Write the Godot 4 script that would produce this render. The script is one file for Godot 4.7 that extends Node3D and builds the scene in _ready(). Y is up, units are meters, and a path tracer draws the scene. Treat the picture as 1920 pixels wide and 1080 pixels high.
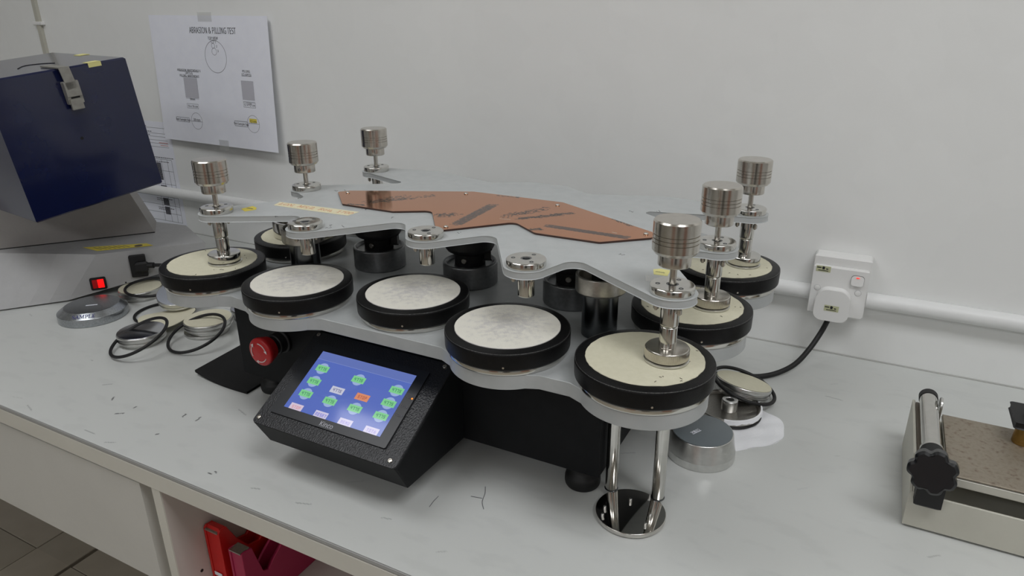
extends Node3D
# bench coordinates: x along the wall, y up from the worktop, z towards the viewer; BT lifts them to room height
const BT := 0.75
const WZ := -0.805      # inner face of the back wall
const FZ := 0.0044      # front edge of the worktop
const CEIL := 1.95
var M := {}

class MB:
	var v := PackedVector3Array()
	var n := PackedVector3Array()
	var u := PackedVector2Array()
	func tri(a: Vector3, b: Vector3, c: Vector3, na: Vector3, nb: Vector3, nc: Vector3, ua := Vector2.ZERO, ub := Vector2.ZERO, uc := Vector2.ZERO) -> void:
		var g := (b - a).cross(c - a)
		if g.length_squared() < 1e-20: return
		if g.dot(na + nb + nc) > 0.0:
			v.append(a); v.append(c); v.append(b); n.append(na); n.append(nc); n.append(nb); u.append(ua); u.append(uc); u.append(ub)
		else:
			v.append(a); v.append(b); v.append(c); n.append(na); n.append(nb); n.append(nc); u.append(ua); u.append(ub); u.append(uc)
	func quad(a: Vector3, b: Vector3, c: Vector3, d: Vector3, out: Vector3, ua := Vector2(0, 1), ub := Vector2(1, 1), uc := Vector2(1, 0), ud := Vector2(0, 0)) -> void:
		var g := (c - a).cross(d - b).normalized()
		if g.dot(out) < 0.0: g = -g
		tri(a, b, c, g, g, g, ua, ub, uc); tri(a, c, d, g, g, g, ua, uc, ud)
	func flat(a: Vector3, b: Vector3, c: Vector3, out: Vector3) -> void:
		var g := (b - a).cross(c - a).normalized()
		if g.dot(out) < 0.0: g = -g
		tri(a, b, c, g, g, g)
	# solid of revolution about y; profile (r, y) runs from the axis at the bottom, out, up and back to the axis
	func lathe(p: PackedVector2Array, xf := Transform3D.IDENTITY, seg := 64, knurl0 := -1.0, knurl1 := -1.0) -> void:
		var m := p.size() - 1
		var en := []
		for i in m:
			var d := p[i + 1] - p[i]
			en.append(Vector2(d.y, -d.x).normalized() if d.length() > 1e-9 else Vector2.ZERO)
		for i in m:
			var e: Vector2 = en[i]
			if e == Vector2.ZERO: continue
			var e0 := e; var e1 := e
			if i > 0 and e.dot(en[i - 1]) > 0.8: e0 = (e + en[i - 1]).normalized()
			if i < m - 1 and e.dot(en[i + 1]) > 0.8: e1 = (e + en[i + 1]).normalized()
			var kn := knurl0 >= 0.0 and minf(p[i].y, p[i + 1].y) >= knurl0 - 1e-6 and maxf(p[i].y, p[i + 1].y) <= knurl1 + 1e-6
			var sg := 220 if kn else seg
			for k in sg:
				var a0 := TAU * k / sg; var a1 := TAU * (k + 1) / sg
				var k0 := 0.0; var k1 := 0.0
				if kn: k0 = 0.0004 * (k % 2); k1 = 0.0004 * ((k + 1) % 2)
				var c0 := Vector3(cos(a0), 0, sin(a0)); var c1 := Vector3(cos(a1), 0, sin(a1))
				var A := c0 * (p[i].x + k0); A.y = p[i].y
				var B := c1 * (p[i].x + k1); B.y = p[i].y
				var C := c1 * (p[i + 1].x + k1); C.y = p[i + 1].y
				var D := c0 * (p[i + 1].x + k0); D.y = p[i + 1].y
				var nA := c0 * e0.x + Vector3(0, e0.y, 0); var nB := c1 * e0.x + Vector3(0, e0.y, 0)
				var nC := c1 * e1.x + Vector3(0, e1.y, 0); var nD := c0 * e1.x + Vector3(0, e1.y, 0)
				if kn:
					var f := (B - A).cross(D - A).normalized()
					if f.dot(c0) < 0.0: f = -f
					nA = f; nB = f; nC = f; nD = f
				A = xf * A; B = xf * B; C = xf * C; D = xf * D
				nA = xf.basis * nA; nB = xf.basis * nB; nC = xf.basis * nC; nD = xf.basis * nD
				tri(A, B, C, nA, nB, nC, Vector2(a0, p[i].y), Vector2(a1, p[i].y), Vector2(a1, p[i + 1].y))
				tri(A, C, D, nA, nC, nD, Vector2(a0, p[i].y), Vector2(a1, p[i + 1].y), Vector2(a0, p[i + 1].y))
	func cyl(c: Vector3, r: float, h: float, b := 0.0005, seg := 48) -> void:
		b = minf(b, minf(r, h) * 0.4)
		lathe(PackedVector2Array([Vector2(0, 0), Vector2(r - b, 0), Vector2(r, b), Vector2(r, h - b), Vector2(r - b, h), Vector2(0, h)]), Transform3D(Basis(), c), seg)
	# polygon (x, z) raised from y0 to y1 with a chamfer b
	func extrude(q: PackedVector2Array, y0: float, y1: float, b := 0.0, xf := Transform3D.IDENTITY, uvs := false) -> void:
		var p := q.duplicate()
		if Geometry2D.is_polygon_clockwise(p): p.reverse()
		var m := p.size()
		var en := PackedVector2Array()
		for i in m:
			var d := (p[(i + 1) % m] - p[i]).normalized()
			en.append(Vector2(d.y, -d.x))
		# make sure edge normals point outwards
		var mid := (p[0] + p[1]) * 0.5 + en[0] * 1e-5
		if Geometry2D.is_point_in_polygon(mid, p):
			for i in m: en[i] = -en[i]
		var ins := PackedVector2Array()
		for i in m:
			var a := en[(i + m - 1) % m]; var c := en[i]
			ins.append(p[i] - (a + c) / maxf(0.4, 1.0 + a.dot(c)) * b)
		var idx := Geometry2D.triangulate_polygon(ins)
		var up := xf.basis * Vector3.UP; var dn := -up
		for t in range(0, idx.size(), 3):
			var A := ins[idx[t]]; var B := ins[idx[t + 1]]; var C := ins[idx[t + 2]]
			tri(xf * Vector3(A.x, y1, A.y), xf * Vector3(B.x, y1, B.y), xf * Vector3(C.x, y1, C.y), up, up, up, A, B, C)
			tri(xf * Vector3(A.x, y0, A.y), xf * Vector3(B.x, y0, B.y), xf * Vector3(C.x, y0, C.y), dn, dn, dn, A, B, C)
		for i in m:
			var j := (i + 1) % m
			var n0 := en[i]; var n1 := en[i]
			if n0.dot(en[(i + m - 1) % m]) > 0.77: n0 = (n0 + en[(i + m - 1) % m]).normalized()
			if n1.dot(en[j]) > 0.77: n1 = (n1 + en[j]).normalized()
			var N0 := xf.basis * Vector3(n0.x, 0, n0.y); var N1 := xf.basis * Vector3(n1.x, 0, n1.y)
			var rows := [[p[i], p[j], y0 + b, N0, N1], [p[i], p[j], y1 - b, N0, N1]]
			_strip(rows[0], rows[1], xf)
			if b > 0.0:
				var U0 := (N0 + up).normalized(); var U1 := (N1 + up).normalized(); var L0 := (N0 + dn).normalized(); var L1 := (N1 + dn).normalized()
				_strip([p[i], p[j], y1 - b, U0, U1], [ins[i], ins[j], y1, U0, U1], xf)
				_strip([ins[i], ins[j], y0, L0, L1], [p[i], p[j], y0 + b, L0, L1], xf)
	func _strip(a: Array, c: Array, xf: Transform3D) -> void:
		var A := xf * Vector3(a[0].x, a[2], a[0].y); var B := xf * Vector3(a[1].x, a[2], a[1].y)
		var C := xf * Vector3(c[1].x, c[2], c[1].y); var D := xf * Vector3(c[0].x, c[2], c[0].y)
		tri(A, B, C, a[3], a[4], c[4]); tri(A, C, D, a[3], c[4], c[3])
	func box(lo: Vector3, hi: Vector3, b := 0.0, xf := Transform3D.IDENTITY) -> void:
		extrude(PackedVector2Array([Vector2(lo.x, lo.z), Vector2(hi.x, lo.z), Vector2(hi.x, hi.z), Vector2(lo.x, hi.z)]), lo.y, hi.y, b, xf)
	func tube(pts: PackedVector3Array, r: float, seg := 12, closed := false) -> void:
		var m := pts.size()
		var rings := []
		var side := Vector3.ZERO
		for i in m:
			var t: Vector3
			if closed: t = (pts[(i + 1) % m] - pts[(i + m - 1) % m]).normalized()
			else: t = (pts[mini(i + 1, m - 1)] - pts[maxi(i - 1, 0)]).normalized()
			if side == Vector3.ZERO: side = t.cross(Vector3(0.13, 1, 0.21)).normalized()
			side = (side - t * side.dot(t)).normalized()
			var up := t.cross(side)
			var ring := []
			for k in seg: ring.append(side * cos(TAU * k / seg) + up * sin(TAU * k / seg))
			rings.append(ring)
		for i in (m if closed else m - 1):
			var j := (i + 1) % m
			for k in seg:
				var l := (k + 1) % seg
				var a: Vector3 = rings[i][k]; var b: Vector3 = rings[i][l]; var c: Vector3 = rings[j][l]; var d: Vector3 = rings[j][k]
				tri(pts[i] + a * r, pts[i] + b * r, pts[j] + c * r, a, b, c); tri(pts[i] + a * r, pts[j] + c * r, pts[j] + d * r, a, c, d)
		if not closed:
			for e in [0, m - 1]:
				var t2 := (pts[0] - pts[1]).normalized() if e == 0 else (pts[m - 1] - pts[m - 2]).normalized()
				for k in seg:
					tri(pts[e], pts[e] + rings[e][k] * r, pts[e] + rings[e][(k + 1) % seg] * r, t2, t2, t2)
	func torus(R: float, r: float, xf := Transform3D.IDENTITY, wob := 0.0) -> void:
		var p := PackedVector3Array()
		for i in 72:
			var a := TAU * i / 72
			var q := R * (1.0 + wob * cos(2.0 * a + 0.7))
			p.append(xf * Vector3(cos(a) * q, 0.0, sin(a) * q))
		tube(p, r, 14, true)
	func mesh() -> ArrayMesh:
		var arr := []
		arr.resize(Mesh.ARRAY_MAX)
		arr[Mesh.ARRAY_VERTEX] = v; arr[Mesh.ARRAY_NORMAL] = n; arr[Mesh.ARRAY_TEX_UV] = u
		var m := ArrayMesh.new()
		m.add_surface_from_arrays(Mesh.PRIMITIVE_TRIANGLES, arr)
		return m

# ---------- scene helpers
var used := {}
func numbered(called: String) -> String:
	var k: int = used.get(called, 0)
	used[called] = k + 1
	return called if k == 0 else "%s_%03d" % [called, k]
func B(x: float, y: float, z: float) -> Vector3: return Vector3(x, y + BT, z)
func T(x: float, y: float, z: float, e := Vector3.ZERO) -> Transform3D:
	return Transform3D(Basis.from_euler(e * PI / 180.0), Vector3(x, y, z))
func thing(called: String, label: String, category: String, at := Vector3.ZERO, group := "") -> Node3D:
	var o := Node3D.new()
	o.name = numbered(called); add_child(o)
	o.position = at + Vector3(0, BT, 0)
	o.set_meta("label", label); o.set_meta("category", category)
	if group != "": o.set_meta("group", group)
	return o
# a part given in bench coordinates (xf), hung under its parent
func part(called: String, mb, mat: Material, parent: Node3D, xf := Transform3D.IDENTITY) -> MeshInstance3D:
	var o := MeshInstance3D.new()
	o.mesh = mb.mesh() if mb is MB else mb
	o.material_override = mat
	o.name = called
	parent.add_child(o, true)
	o.global_transform = Transform3D(Basis(), Vector3(0, BT, 0)) * xf
	return o
func tagged(called: String, mb, mat: Material, label: String, category: String, group := "") -> MeshInstance3D:
	var o := part(numbered(called), mb, mat, self)
	o.set_meta("label", label); o.set_meta("category", category)
	if group != "": o.set_meta("group", group)
	return o
func struct(called: String, mb, mat: Material, label: String, category: String) -> MeshInstance3D:
	var o := tagged(called, mb, mat, label, category)
	o.set_meta("kind", "structure")
	return o
func dup(src: Node3D, at: Vector3, label: String, turn := 0.0) -> Node3D:
	var c: Node3D = src.duplicate()
	c.name = numbered(String(src.name)); add_child(c)
	c.position = at + Vector3(0, BT, 0); c.rotation.y = turn
	c.set_meta("label", label)
	return c
func words(s: String, h: float, mat: Material, parent: Node3D, xf: Transform3D, called := "printed_text", fnt := "Droid Sans", wscale := 1.0) -> MeshInstance3D:
	var t := TextMesh.new()
	var f := SystemFont.new()
	f.font_names = PackedStringArray([fnt])
	t.font = f; t.text = s; t.font_size = 32; t.pixel_size = h / 24.0; t.depth = 0.0002; t.curve_step = 2.0
	return part(called, t, mat, parent, xf * Transform3D(Basis.from_scale(Vector3(wscale, 1, 1)), Vector3.ZERO))
# round the corners of a polygon: each entry [x, z, radius]
func fillet(c: Array) -> PackedVector2Array:
	var out := PackedVector2Array()
	var m := c.size()
	for i in m:
		var p := Vector2(c[i][0], c[i][1]); var r: float = c[i][2]
		var a := Vector2(c[(i + m - 1) % m][0], c[(i + m - 1) % m][1]) - p
		var b := Vector2(c[(i + 1) % m][0], c[(i + 1) % m][1]) - p
		if r <= 0.0: out.append(p); continue
		var ang := absf(a.angle_to(b))
		var d := minf(r / tan(ang * 0.5), minf(a.length(), b.length()) * 0.48)
		var rr := d * tan(ang * 0.5)
		var bis := (a.normalized() + b.normalized()).normalized()
		var ctr := p + bis * sqrt(rr * rr + d * d)
		var s := p + a.normalized() * d - ctr; var e := p + b.normalized() * d - ctr
		var sweep := s.angle_to(e)
		var k := maxi(3, int(absf(sweep) / 0.13))
		for j in k + 1: out.append(ctr + s.rotated(sweep * j / k))
	return out
func ring_poly(c: Vector2, r: float, seg := 64) -> PackedVector2Array:
	var p := PackedVector2Array()
	for i in seg: p.append(c + Vector2(cos(TAU * i / seg), sin(TAU * i / seg)) * r)
	return p
func spline(p: PackedVector3Array, k := 8) -> PackedVector3Array:
	var o := PackedVector3Array()
	for i in p.size() - 1:
		var a := p[maxi(i - 1, 0)]; var d := p[mini(i + 2, p.size() - 1)]
		for j in k: o.append(p[i].cubic_interpolate(p[i + 1], a, d, float(j) / k))
	o.append(p[p.size() - 1])
	return o
func rprof(p: Array, rad := 0.0008) -> PackedVector2Array:      # profile with small rounded corners
	var o := PackedVector2Array()
	for i in p.size():
		var q: Vector2 = p[i]
		if i == 0 or i == p.size() - 1: o.append(q); continue
		var a: Vector2 = p[i - 1] - q; var b: Vector2 = p[i + 1] - q
		var d := minf(rad, minf(a.length(), b.length()) * 0.45)
		var s := q + a.normalized() * d; var e := q + b.normalized() * d
		o.append(s); o.append(q * 0.5 + (s + e) * 0.25); o.append(e)
	return o

# ---------- materials
func hexc(r: int, g: int, b: int) -> Color: return Color(r / 255.0, g / 255.0, b / 255.0)
func noise_tex(sd: int, freq: float, cols: Array, size := 512, oct := 4, nrm := false, bump := 2.0, pos := []) -> NoiseTexture2D:
	var f := FastNoiseLite.new()
	f.seed = sd; f.frequency = freq; f.fractal_octaves = oct; f.noise_type = FastNoiseLite.TYPE_SIMPLEX
	var t := NoiseTexture2D.new()
	t.noise = f; t.width = size; t.height = size; t.seamless = true
	if nrm:
		t.as_normal_map = true; t.bump_strength = bump
	else:
		var g := Gradient.new()
		var offs := PackedFloat32Array(); var cc := PackedColorArray()
		for i in cols.size():
			offs.append(pos[i] if pos.size() else float(i) / (cols.size() - 1)); cc.append(cols[i])
		g.offsets = offs; g.colors = cc
		t.color_ramp = g
	return t
func mat(c: Color, rough: float, metal := 0.0) -> StandardMaterial3D:
	var m := StandardMaterial3D.new()
	m.albedo_color = c; m.roughness = rough; m.metallic = metal
	return m
func tri_mat(m: StandardMaterial3D, scale: float) -> StandardMaterial3D:
	m.uv1_triplanar = true; m.uv1_world_triplanar = true; m.uv1_scale = Vector3.ONE * scale
	return m
func mottled(a: Color, b: Color, rough: float, metal: float, scale: float, sd: int, freq := 0.01, nb := 0.0) -> StandardMaterial3D:
	var m := mat(Color.WHITE, rough, metal)
	m.albedo_texture = noise_tex(sd, freq, [a, b])
	if nb > 0.0:
		m.normal_enabled = true; m.normal_scale = nb
		m.normal_texture = noise_tex(sd + 7, freq * 4.0, [], 512, 3, true, 3.0)
	return tri_mat(m, scale)
func glow(c: Color, e: float) -> StandardMaterial3D:
	var m := mat(c, 0.4)
	m.emission_enabled = true; m.emission = c; m.emission_energy_multiplier = e
	return m

func make_materials() -> void:
	M.wall = mottled(hexc(237, 238, 236), hexc(241, 242, 240), 0.55, 0.0, 0.8, 3, 0.006, 0.12)
	M.ceiling = mat(hexc(232, 232, 228), 0.8)
	M.plaster = mat(hexc(206, 207, 206), 0.7)
	M.tile = mottled(hexc(176, 168, 152), hexc(186, 178, 163), 0.35, 0.0, 1.5, 5)
	M.tile_b = mottled(hexc(168, 160, 144), hexc(178, 171, 156), 0.35, 0.0, 1.5, 6)
	M.grout = mat(hexc(96, 88, 76), 0.9)
	M.cab = mottled(hexc(214, 212, 202), hexc(219, 217, 207), 0.45, 0.0, 1.0, 8)
	M.drawer = mottled(hexc(206, 205, 199), hexc(211, 210, 204), 0.45, 0.0, 1.0, 9)
	M.edge = mat(hexc(168, 169, 168), 0.4)
	M.dark_gap = mat(hexc(30, 30, 30), 0.8)
	M.inner = mat(hexc(205, 196, 190), 0.5)
	M.plate = mottled(hexc(180, 184, 184), hexc(188, 191, 191), 0.38, 0.0, 3.0, 11, 0.02, 0.06)
	M.plate_low = mottled(hexc(174, 178, 178), hexc(183, 186, 186), 0.36, 0.0, 3.0, 12, 0.02, 0.06)
	M.black = mottled(hexc(20, 21, 23), hexc(25, 26, 28), 0.55, 0.0, 4.0, 14)
	M.black.metallic_specular = 0.3
	M.ring = mottled(hexc(13, 13, 14), hexc(18, 18, 19), 0.4, 0.0, 8.0, 15, 0.03, 0.15)
	M.ring.metallic_specular = 0.35
	M.worn_edge = mottled(hexc(24, 24, 25), hexc(128, 128, 126), 0.4, 0.6, 14.0, 48, 0.06)
	M.leather = mat(hexc(30, 31, 34), 0.36)
	M.leather.normal_enabled = true; M.leather.normal_scale = 0.35
	M.leather.normal_texture = noise_tex(21, 0.07, [], 512, 2, true, 4.0)
	tri_mat(M.leather, 8.0)
	M.chrome = mottled(hexc(206, 205, 200), hexc(216, 214, 209), 0.13, 1.0, 6.0, 16, 0.02)
	M.steel = mottled(hexc(196, 191, 183), hexc(206, 202, 194), 0.2, 1.0, 6.0, 17, 0.03)
	M.alu = mottled(hexc(205, 205, 203), hexc(218, 218, 215), 0.28, 1.0, 6.0, 18, 0.03)
	M.brushed = mottled(hexc(174, 171, 165), hexc(192, 189, 183), 0.34, 1.0, 10.0, 19, 0.04)
	M.satin = mat(hexc(176, 181, 190), 0.5, 0.6)
	M.zinc = mottled(hexc(150, 154, 158), hexc(184, 188, 191), 0.26, 0.9, 12.0, 24, 0.03)
	M.mirror = mat(hexc(214, 215, 220), 0.16, 1.0)
	M.gunmetal = mottled(hexc(92, 95, 98), hexc(108, 111, 113), 0.24, 1.0, 6.0, 23, 0.02)
	M.drive = mottled(hexc(120, 122, 124), hexc(138, 139, 140), 0.34, 0.85, 8.0, 25, 0.03)
	M.hole = mat(hexc(12, 12, 12), 0.7)
	M.cream = mottled(hexc(211, 207, 183), hexc(217, 213, 190), 0.85, 0.0, 8.0, 27, 0.02, 0.2)
	M.cream_side = mat(hexc(225, 214, 178), 0.85)
	M.worn = worn_cloth()
	M.fabric = mottled(hexc(246, 247, 250), hexc(250, 251, 253), 0.9, 0.0, 8.0, 31, 0.05, 0.3)
	M.rubber = mat(hexc(18, 18, 19), 0.55)
	M.foam = mottled(hexc(16, 16, 17), hexc(23, 23, 24), 0.95, 0.0, 12.0, 33, 0.08, 0.4)
	M.red = mat(hexc(196, 36, 40), 0.35)
	M.white_pl = mat(hexc(236, 236, 234), 0.32)
	M.paper = mottled(hexc(238, 240, 249), hexc(242, 244, 252), 0.85, 0.0, 4.0, 35)
	M.ink = mat(hexc(38, 38, 44), 0.9)
	M.ink_grey = mat(hexc(96, 96, 102), 0.9)
	M.ink_pale = mat(hexc(192, 192, 200), 0.9)
	M.ink_red = mat(hexc(205, 150, 150), 0.9)
	M.ink_orange = mat(hexc(216, 160, 122), 0.9)
	M.ink_white = mat(hexc(235, 225, 225), 0.7)
	M.yellow = mat(hexc(232, 214, 92), 0.75)
	M.tape_y = mat(hexc(228, 222, 150), 0.75)
	M.masking = mottled(hexc(226, 218, 184), hexc(234, 226, 194), 0.8, 0.0, 10.0, 36)
	M.clear_tape = mat(Color(0.9, 0.9, 0.88, 0.12), 0.25)
	M.clear_tape.transparency = BaseMaterial3D.TRANSPARENCY_ALPHA
	M.blue = mottled(hexc(17, 24, 60), hexc(18, 26, 64), 0.2, 0.0, 2.0, 37)
	M.blue.clearcoat_enabled = true; M.blue.clearcoat = 0.5; M.blue.clearcoat_roughness = 0.1
	M.grey_case = mottled(hexc(170, 170, 170), hexc(176, 176, 176), 0.5, 0.0, 3.0, 38, 0.02, 0.1)
	M.grey_case2 = mottled(hexc(156, 153, 150), hexc(162, 159, 156), 0.5, 0.0, 3.0, 39, 0.02, 0.1)
	M.beige = mottled(hexc(190, 188, 176), hexc(195, 193, 181), 0.45, 0.0, 3.0, 40)
	M.brass = mottled(hexc(150, 120, 66), hexc(170, 138, 82), 0.32, 1.0, 10.0, 41, 0.03)
	M.buckle = mottled(hexc(150, 148, 142), hexc(170, 168, 162), 0.45, 0.6, 10.0, 42)
	M.conduit = mottled(hexc(233, 234, 233), hexc(238, 239, 238), 0.4, 0.0, 3.0, 43)
	M.stain = mat(hexc(196, 190, 172), 0.8)
	M.bound = mat(hexc(98, 88, 76), 0.45)
	M.redplastic = mat(hexc(204, 34, 32), 0.35)
	M.magenta = mat(hexc(176, 40, 84), 0.38)
	M.wood = mottled(hexc(158, 118, 104), hexc(174, 134, 118), 0.5, 0.0, 1.0, 44)
	M.wgrey = mat(hexc(112, 120, 124), 0.35)
	M.sticker = mat(hexc(196, 198, 160), 0.5)

# off-white cloth whose middle is rubbed grey by lint, in ragged grainy patches
func worn_cloth() -> StandardMaterial3D:
	var N := 512
	var im := make_image(N, N, hexc(230, 227, 216))
	var a := FastNoiseLite.new(); a.seed = 29; a.frequency = 0.02; a.fractal_octaves = 5
	var g := FastNoiseLite.new(); g.seed = 31; g.frequency = 0.16; g.fractal_octaves = 3
	for y in N:
		for x in N:
			var d := Vector2(x - N * 0.5, y - N * 0.47).length() / (N * 0.5)
			var lint := a.get_noise_2d(x, y) * 1.1 + g.get_noise_2d(x, y) * 0.75
			var k := smoothstep(-0.25, 0.95, lint * 0.8 + (0.62 - d) * 1.3)
			im.set_pixel(x, y, hexc(230, 227, 216).lerp(hexc(203, 200, 196), k))
	var m := mat(Color.WHITE, 0.9)
	m.albedo_texture = tex(im)
	m.uv1_scale = Vector3(1.0 / 0.128, 1.0 / 0.128, 1.0); m.uv1_offset = Vector3(0.5, 0.5, 0.0)
	m.normal_enabled = true; m.normal_scale = 0.25; m.normal_texture = noise_tex(30, 0.09, [], 512, 3, true, 4.0)
	return m

func make_image(w: int, h: int, c: Color) -> Image:
	var im := Image.create_empty(w, h, true, Image.FORMAT_RGBA8)
	im.fill(c)
	return im
func tex(im: Image) -> ImageTexture:
	im.generate_mipmaps()
	return ImageTexture.create_from_image(im)
func stroke(im: Image, a: Vector2, b: Vector2, c: Color, wd := 1.0) -> void:
	var L := int(maxf(2.0, a.distance_to(b) * 2.0))
	for i in L + 1:
		var p := a.lerp(b, float(i) / L)
		for dx in range(-int(wd), int(wd) + 1):
			for dy in range(-int(wd), int(wd) + 1):
				if dx * dx + dy * dy <= wd * wd:
					var x := int(p.x) + dx; var y := int(p.y) + dy
					if x >= 0 and y >= 0 and x < im.get_width() and y < im.get_height(): im.set_pixel(x, y, im.get_pixel(x, y).lerp(c, c.a))
func draw_text(im: Image, s: String, x: int, y: int, px: int, c: Color) -> void:
	var rows := {"0": [7, 5, 5, 5, 7], "4": [5, 5, 7, 1, 1], "5": [7, 4, 7, 1, 7], "7": [7, 1, 1, 1, 1], "S": [7, 4, 7, 1, 7], "T": [7, 2, 2, 2, 2], "O": [7, 5, 5, 5, 7], "P": [7, 5, 7, 4, 4], "R": [7, 5, 6, 5, 5], "E": [7, 4, 7, 4, 7], "U": [5, 5, 5, 5, 7], "N": [5, 7, 7, 5, 5], "M": [5, 7, 5, 5, 5], "A": [2, 5, 7, 5, 5]}
	for i in s.length():
		if not rows.has(s[i]): continue
		for r in 5:
			for k in 3:
				if int(rows[s[i]][r]) & (4 >> k): im.fill_rect(Rect2i(x + (i * 4 + k) * px, y + r * px, px, px), c)


func _ready() -> void:
	# ---- camera, sky, exposure
	var cam := Camera3D.new()
	cam.name = "camera"; add_child(cam)
	cam.fov = rad_to_deg(2.0 * atan(540.0 / 1309.64)); cam.near = 0.02
	cam.position = B(0.5, 0.5827, 0.4924)
	cam.rotation = Vector3(-0.3712, 0.4842, -0.006)
	cam.current = true
	var we := WorldEnvironment.new()
	we.name = "environment"
	var env := Environment.new()
	env.background_mode = Environment.BG_COLOR
	env.background_color = Color(0.6, 0.65, 0.7)
	env.tonemap_mode = Environment.TONE_MAPPER_LINEAR
	env.tonemap_exposure = 1.0
	env.sdfgi_enabled = true; env.ssao_enabled = true; env.ssil_enabled = true
	we.environment = env; add_child(we)
	make_materials()
	# ---- ceiling lamps (each builder holds its own light), then the room
	ceiling_light(Vector3(-0.82, CEIL, 0.35), "ceiling lamp over the left part of the bench", 0.56)
	ceiling_light(Vector3(1.25, CEIL, 0.42), "ceiling lamp over the right part of the bench", 1.18)
	ceiling_light(Vector3(-0.82, CEIL, 2.5), "ceiling lamp at the back of the room, left", 0.85)
	ceiling_light(Vector3(1.25, CEIL, 2.5), "ceiling lamp at the back of the room, right", 0.7)
	build_room()
	build_bench()
	build_cabinet_things()
	build_wall_things()
	build_tester()
	build_guide_plate()
	build_weights()
	build_left_tester()
	build_left_pieces()
	build_right_pieces()
	build_rub_tester()
	build_litter()

func ceiling_light(at: Vector3, label: String, e: float) -> void:
	var t := thing("ceiling_light", label, "ceiling light", at, "ceiling lamps")
	var f := MB.new()
	var w := 0.29; var l := 0.59
	for s in [[-l - 0.02, -w - 0.02, -l, w + 0.02], [l, -w - 0.02, l + 0.02, w + 0.02], [-l, -w - 0.02, l, -w], [-l, w, l, w + 0.02], [-l, -0.012, l, 0.012]]:
		f.box(at + Vector3(s[0], -0.05, s[1]), at + Vector3(s[2], 0, s[3]), 0.002)
	part("frame", f, M.white_pl, t)
	for sz in [-1, 1]:
		var d := MB.new()
		var c := at + Vector3(0, 0, sz * 0.151)
		d.box(c + Vector3(-l, -0.04, -0.137), c + Vector3(l, -0.03, 0.137), 0.001)
		part("diffuser", d, glow(Color(0.985, 0.99, 1.0), 1.5), t)
		var a := AreaLight3D.new()
		a.name = "lamp_light"
		t.add_child(a, true)
		a.area_size = Vector2(2.0 * l, 0.27); a.area_normalize_energy = false
		a.light_energy = e * 2.0; a.light_color = Color(0.985, 0.99, 1.0)
		a.area_range = 12.0; a.area_attenuation = 2.0
		a.shadow_enabled = true
		a.global_transform = Transform3D(Basis.from_euler(Vector3(-PI / 2, 0, 0)), c + Vector3(0, BT - 0.043, 0))

func build_room() -> void:
	var X0 := -3.2; var X1 := 2.6; var Z1 := 3.2; var th := 0.12
	var a := MB.new(); a.box(Vector3(X0 - th, -BT - 0.1, WZ - th), Vector3(X1 + th, CEIL + 0.1, WZ))
	struct("wall_back", a, M.wall, "off-white painted plaster wall behind the bench", "wall")
	a = MB.new(); a.box(Vector3(X0 - th, -BT - 0.1, WZ), Vector3(X0, CEIL + 0.1, Z1))
	struct("wall_left", a, M.plaster, "plain pale wall at the left end of the room", "wall")
	a = MB.new(); a.box(Vector3(X1, -BT - 0.1, WZ), Vector3(X1 + th, CEIL + 0.1, Z1))
	struct("wall_right", a, M.plaster, "plain pale wall at the right end of the room", "wall")
	a = MB.new(); a.box(Vector3(X0 - th, -BT - 0.1, Z1), Vector3(X1 + th, CEIL + 0.1, Z1 + th))
	struct("wall_front", a, M.plaster, "plain pale wall opposite the bench", "wall")
	a = MB.new(); a.box(Vector3(X0, CEIL, WZ), Vector3(X1, CEIL + 0.1, Z1))
	struct("ceiling", a, M.ceiling, "white flat ceiling with four lamps", "ceiling")
	a = MB.new(); a.box(Vector3(X0, -BT - 0.1, WZ), Vector3(X1, -BT - 0.004, Z1))
	var fl := struct("floor", a, M.grout, "beige tiled floor with dark joints", "floor")
	# tiles: a narrow strip of tiles runs between two joints under the bench
	var xs := [-3.2, -2.552, -1.946, -1.342, -1.19, -0.586, 0.018, 0.622, 1.226, 1.83, 2.6]
	var zs := [-0.805, -0.241, 0.363, 0.967, 1.571, 2.175, 2.78, 3.2]
	for i in xs.size() - 1:
		for k in zs.size() - 1:
			var g := 0.002
			if i == 3 and k == 0: pass
			var b := MB.new()
			b.box(Vector3(xs[i] + g, -BT - 0.006, zs[k] + (0.0 if i == 3 else g)), Vector3(xs[i + 1] - (0.012 if i == 3 else g), -BT, zs[k + 1] - (0.0 if i == 3 else g)), 0.001)
			part("floor_tile", b, M.tile if (i + k) % 2 == 0 else M.tile_b, fl)
	# doors behind and beside the camera: the polished weights mirror them as stripes
	var dm := mat(hexc(52, 52, 54), 0.5)
	for q in [["door_1", -0.15, 0.75, Z1 - 0.045, Z1 - 0.003, M.wood, "reddish wooden door in the wall opposite the bench"], ["door_2", 1.3, 2.2, Z1 - 0.045, Z1 - 0.003, dm, "dark grey door in the wall opposite the bench"], ["door_3", X0 + 0.003, X0 + 0.045, 0.5, 1.4, dm, "dark grey door in the left wall"], ["door_4", X1 - 0.045, X1 - 0.003, 0.9, 1.8, M.wood, "reddish wooden door in the right wall"]]:
		var d := MB.new(); d.box(Vector3(q[1], -BT + 0.002, q[3]), Vector3(q[2], 1.32, q[4]), 0.003)
		var dr := struct(q[0], d, q[5], q[6], "door")
		var c := Vector3((q[1] + q[2]) / 2, 0.28, (q[3] + q[4]) / 2)
		var wide: bool = q[2] - q[1] > 0.5
		var along := Vector3(1, 0, 0) if wide else Vector3(0, 0, 1)
		var inn := Vector3(0, 0, -1) if wide else Vector3(-signf(c.x), 0, 0)
		d = MB.new(); d.tube(PackedVector3Array([c + along * 0.38, c + along * 0.38 + inn * 0.07, c + along * 0.26 + inn * 0.07]), 0.009)
		part("door_handle", d, M.steel, dr)

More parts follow.
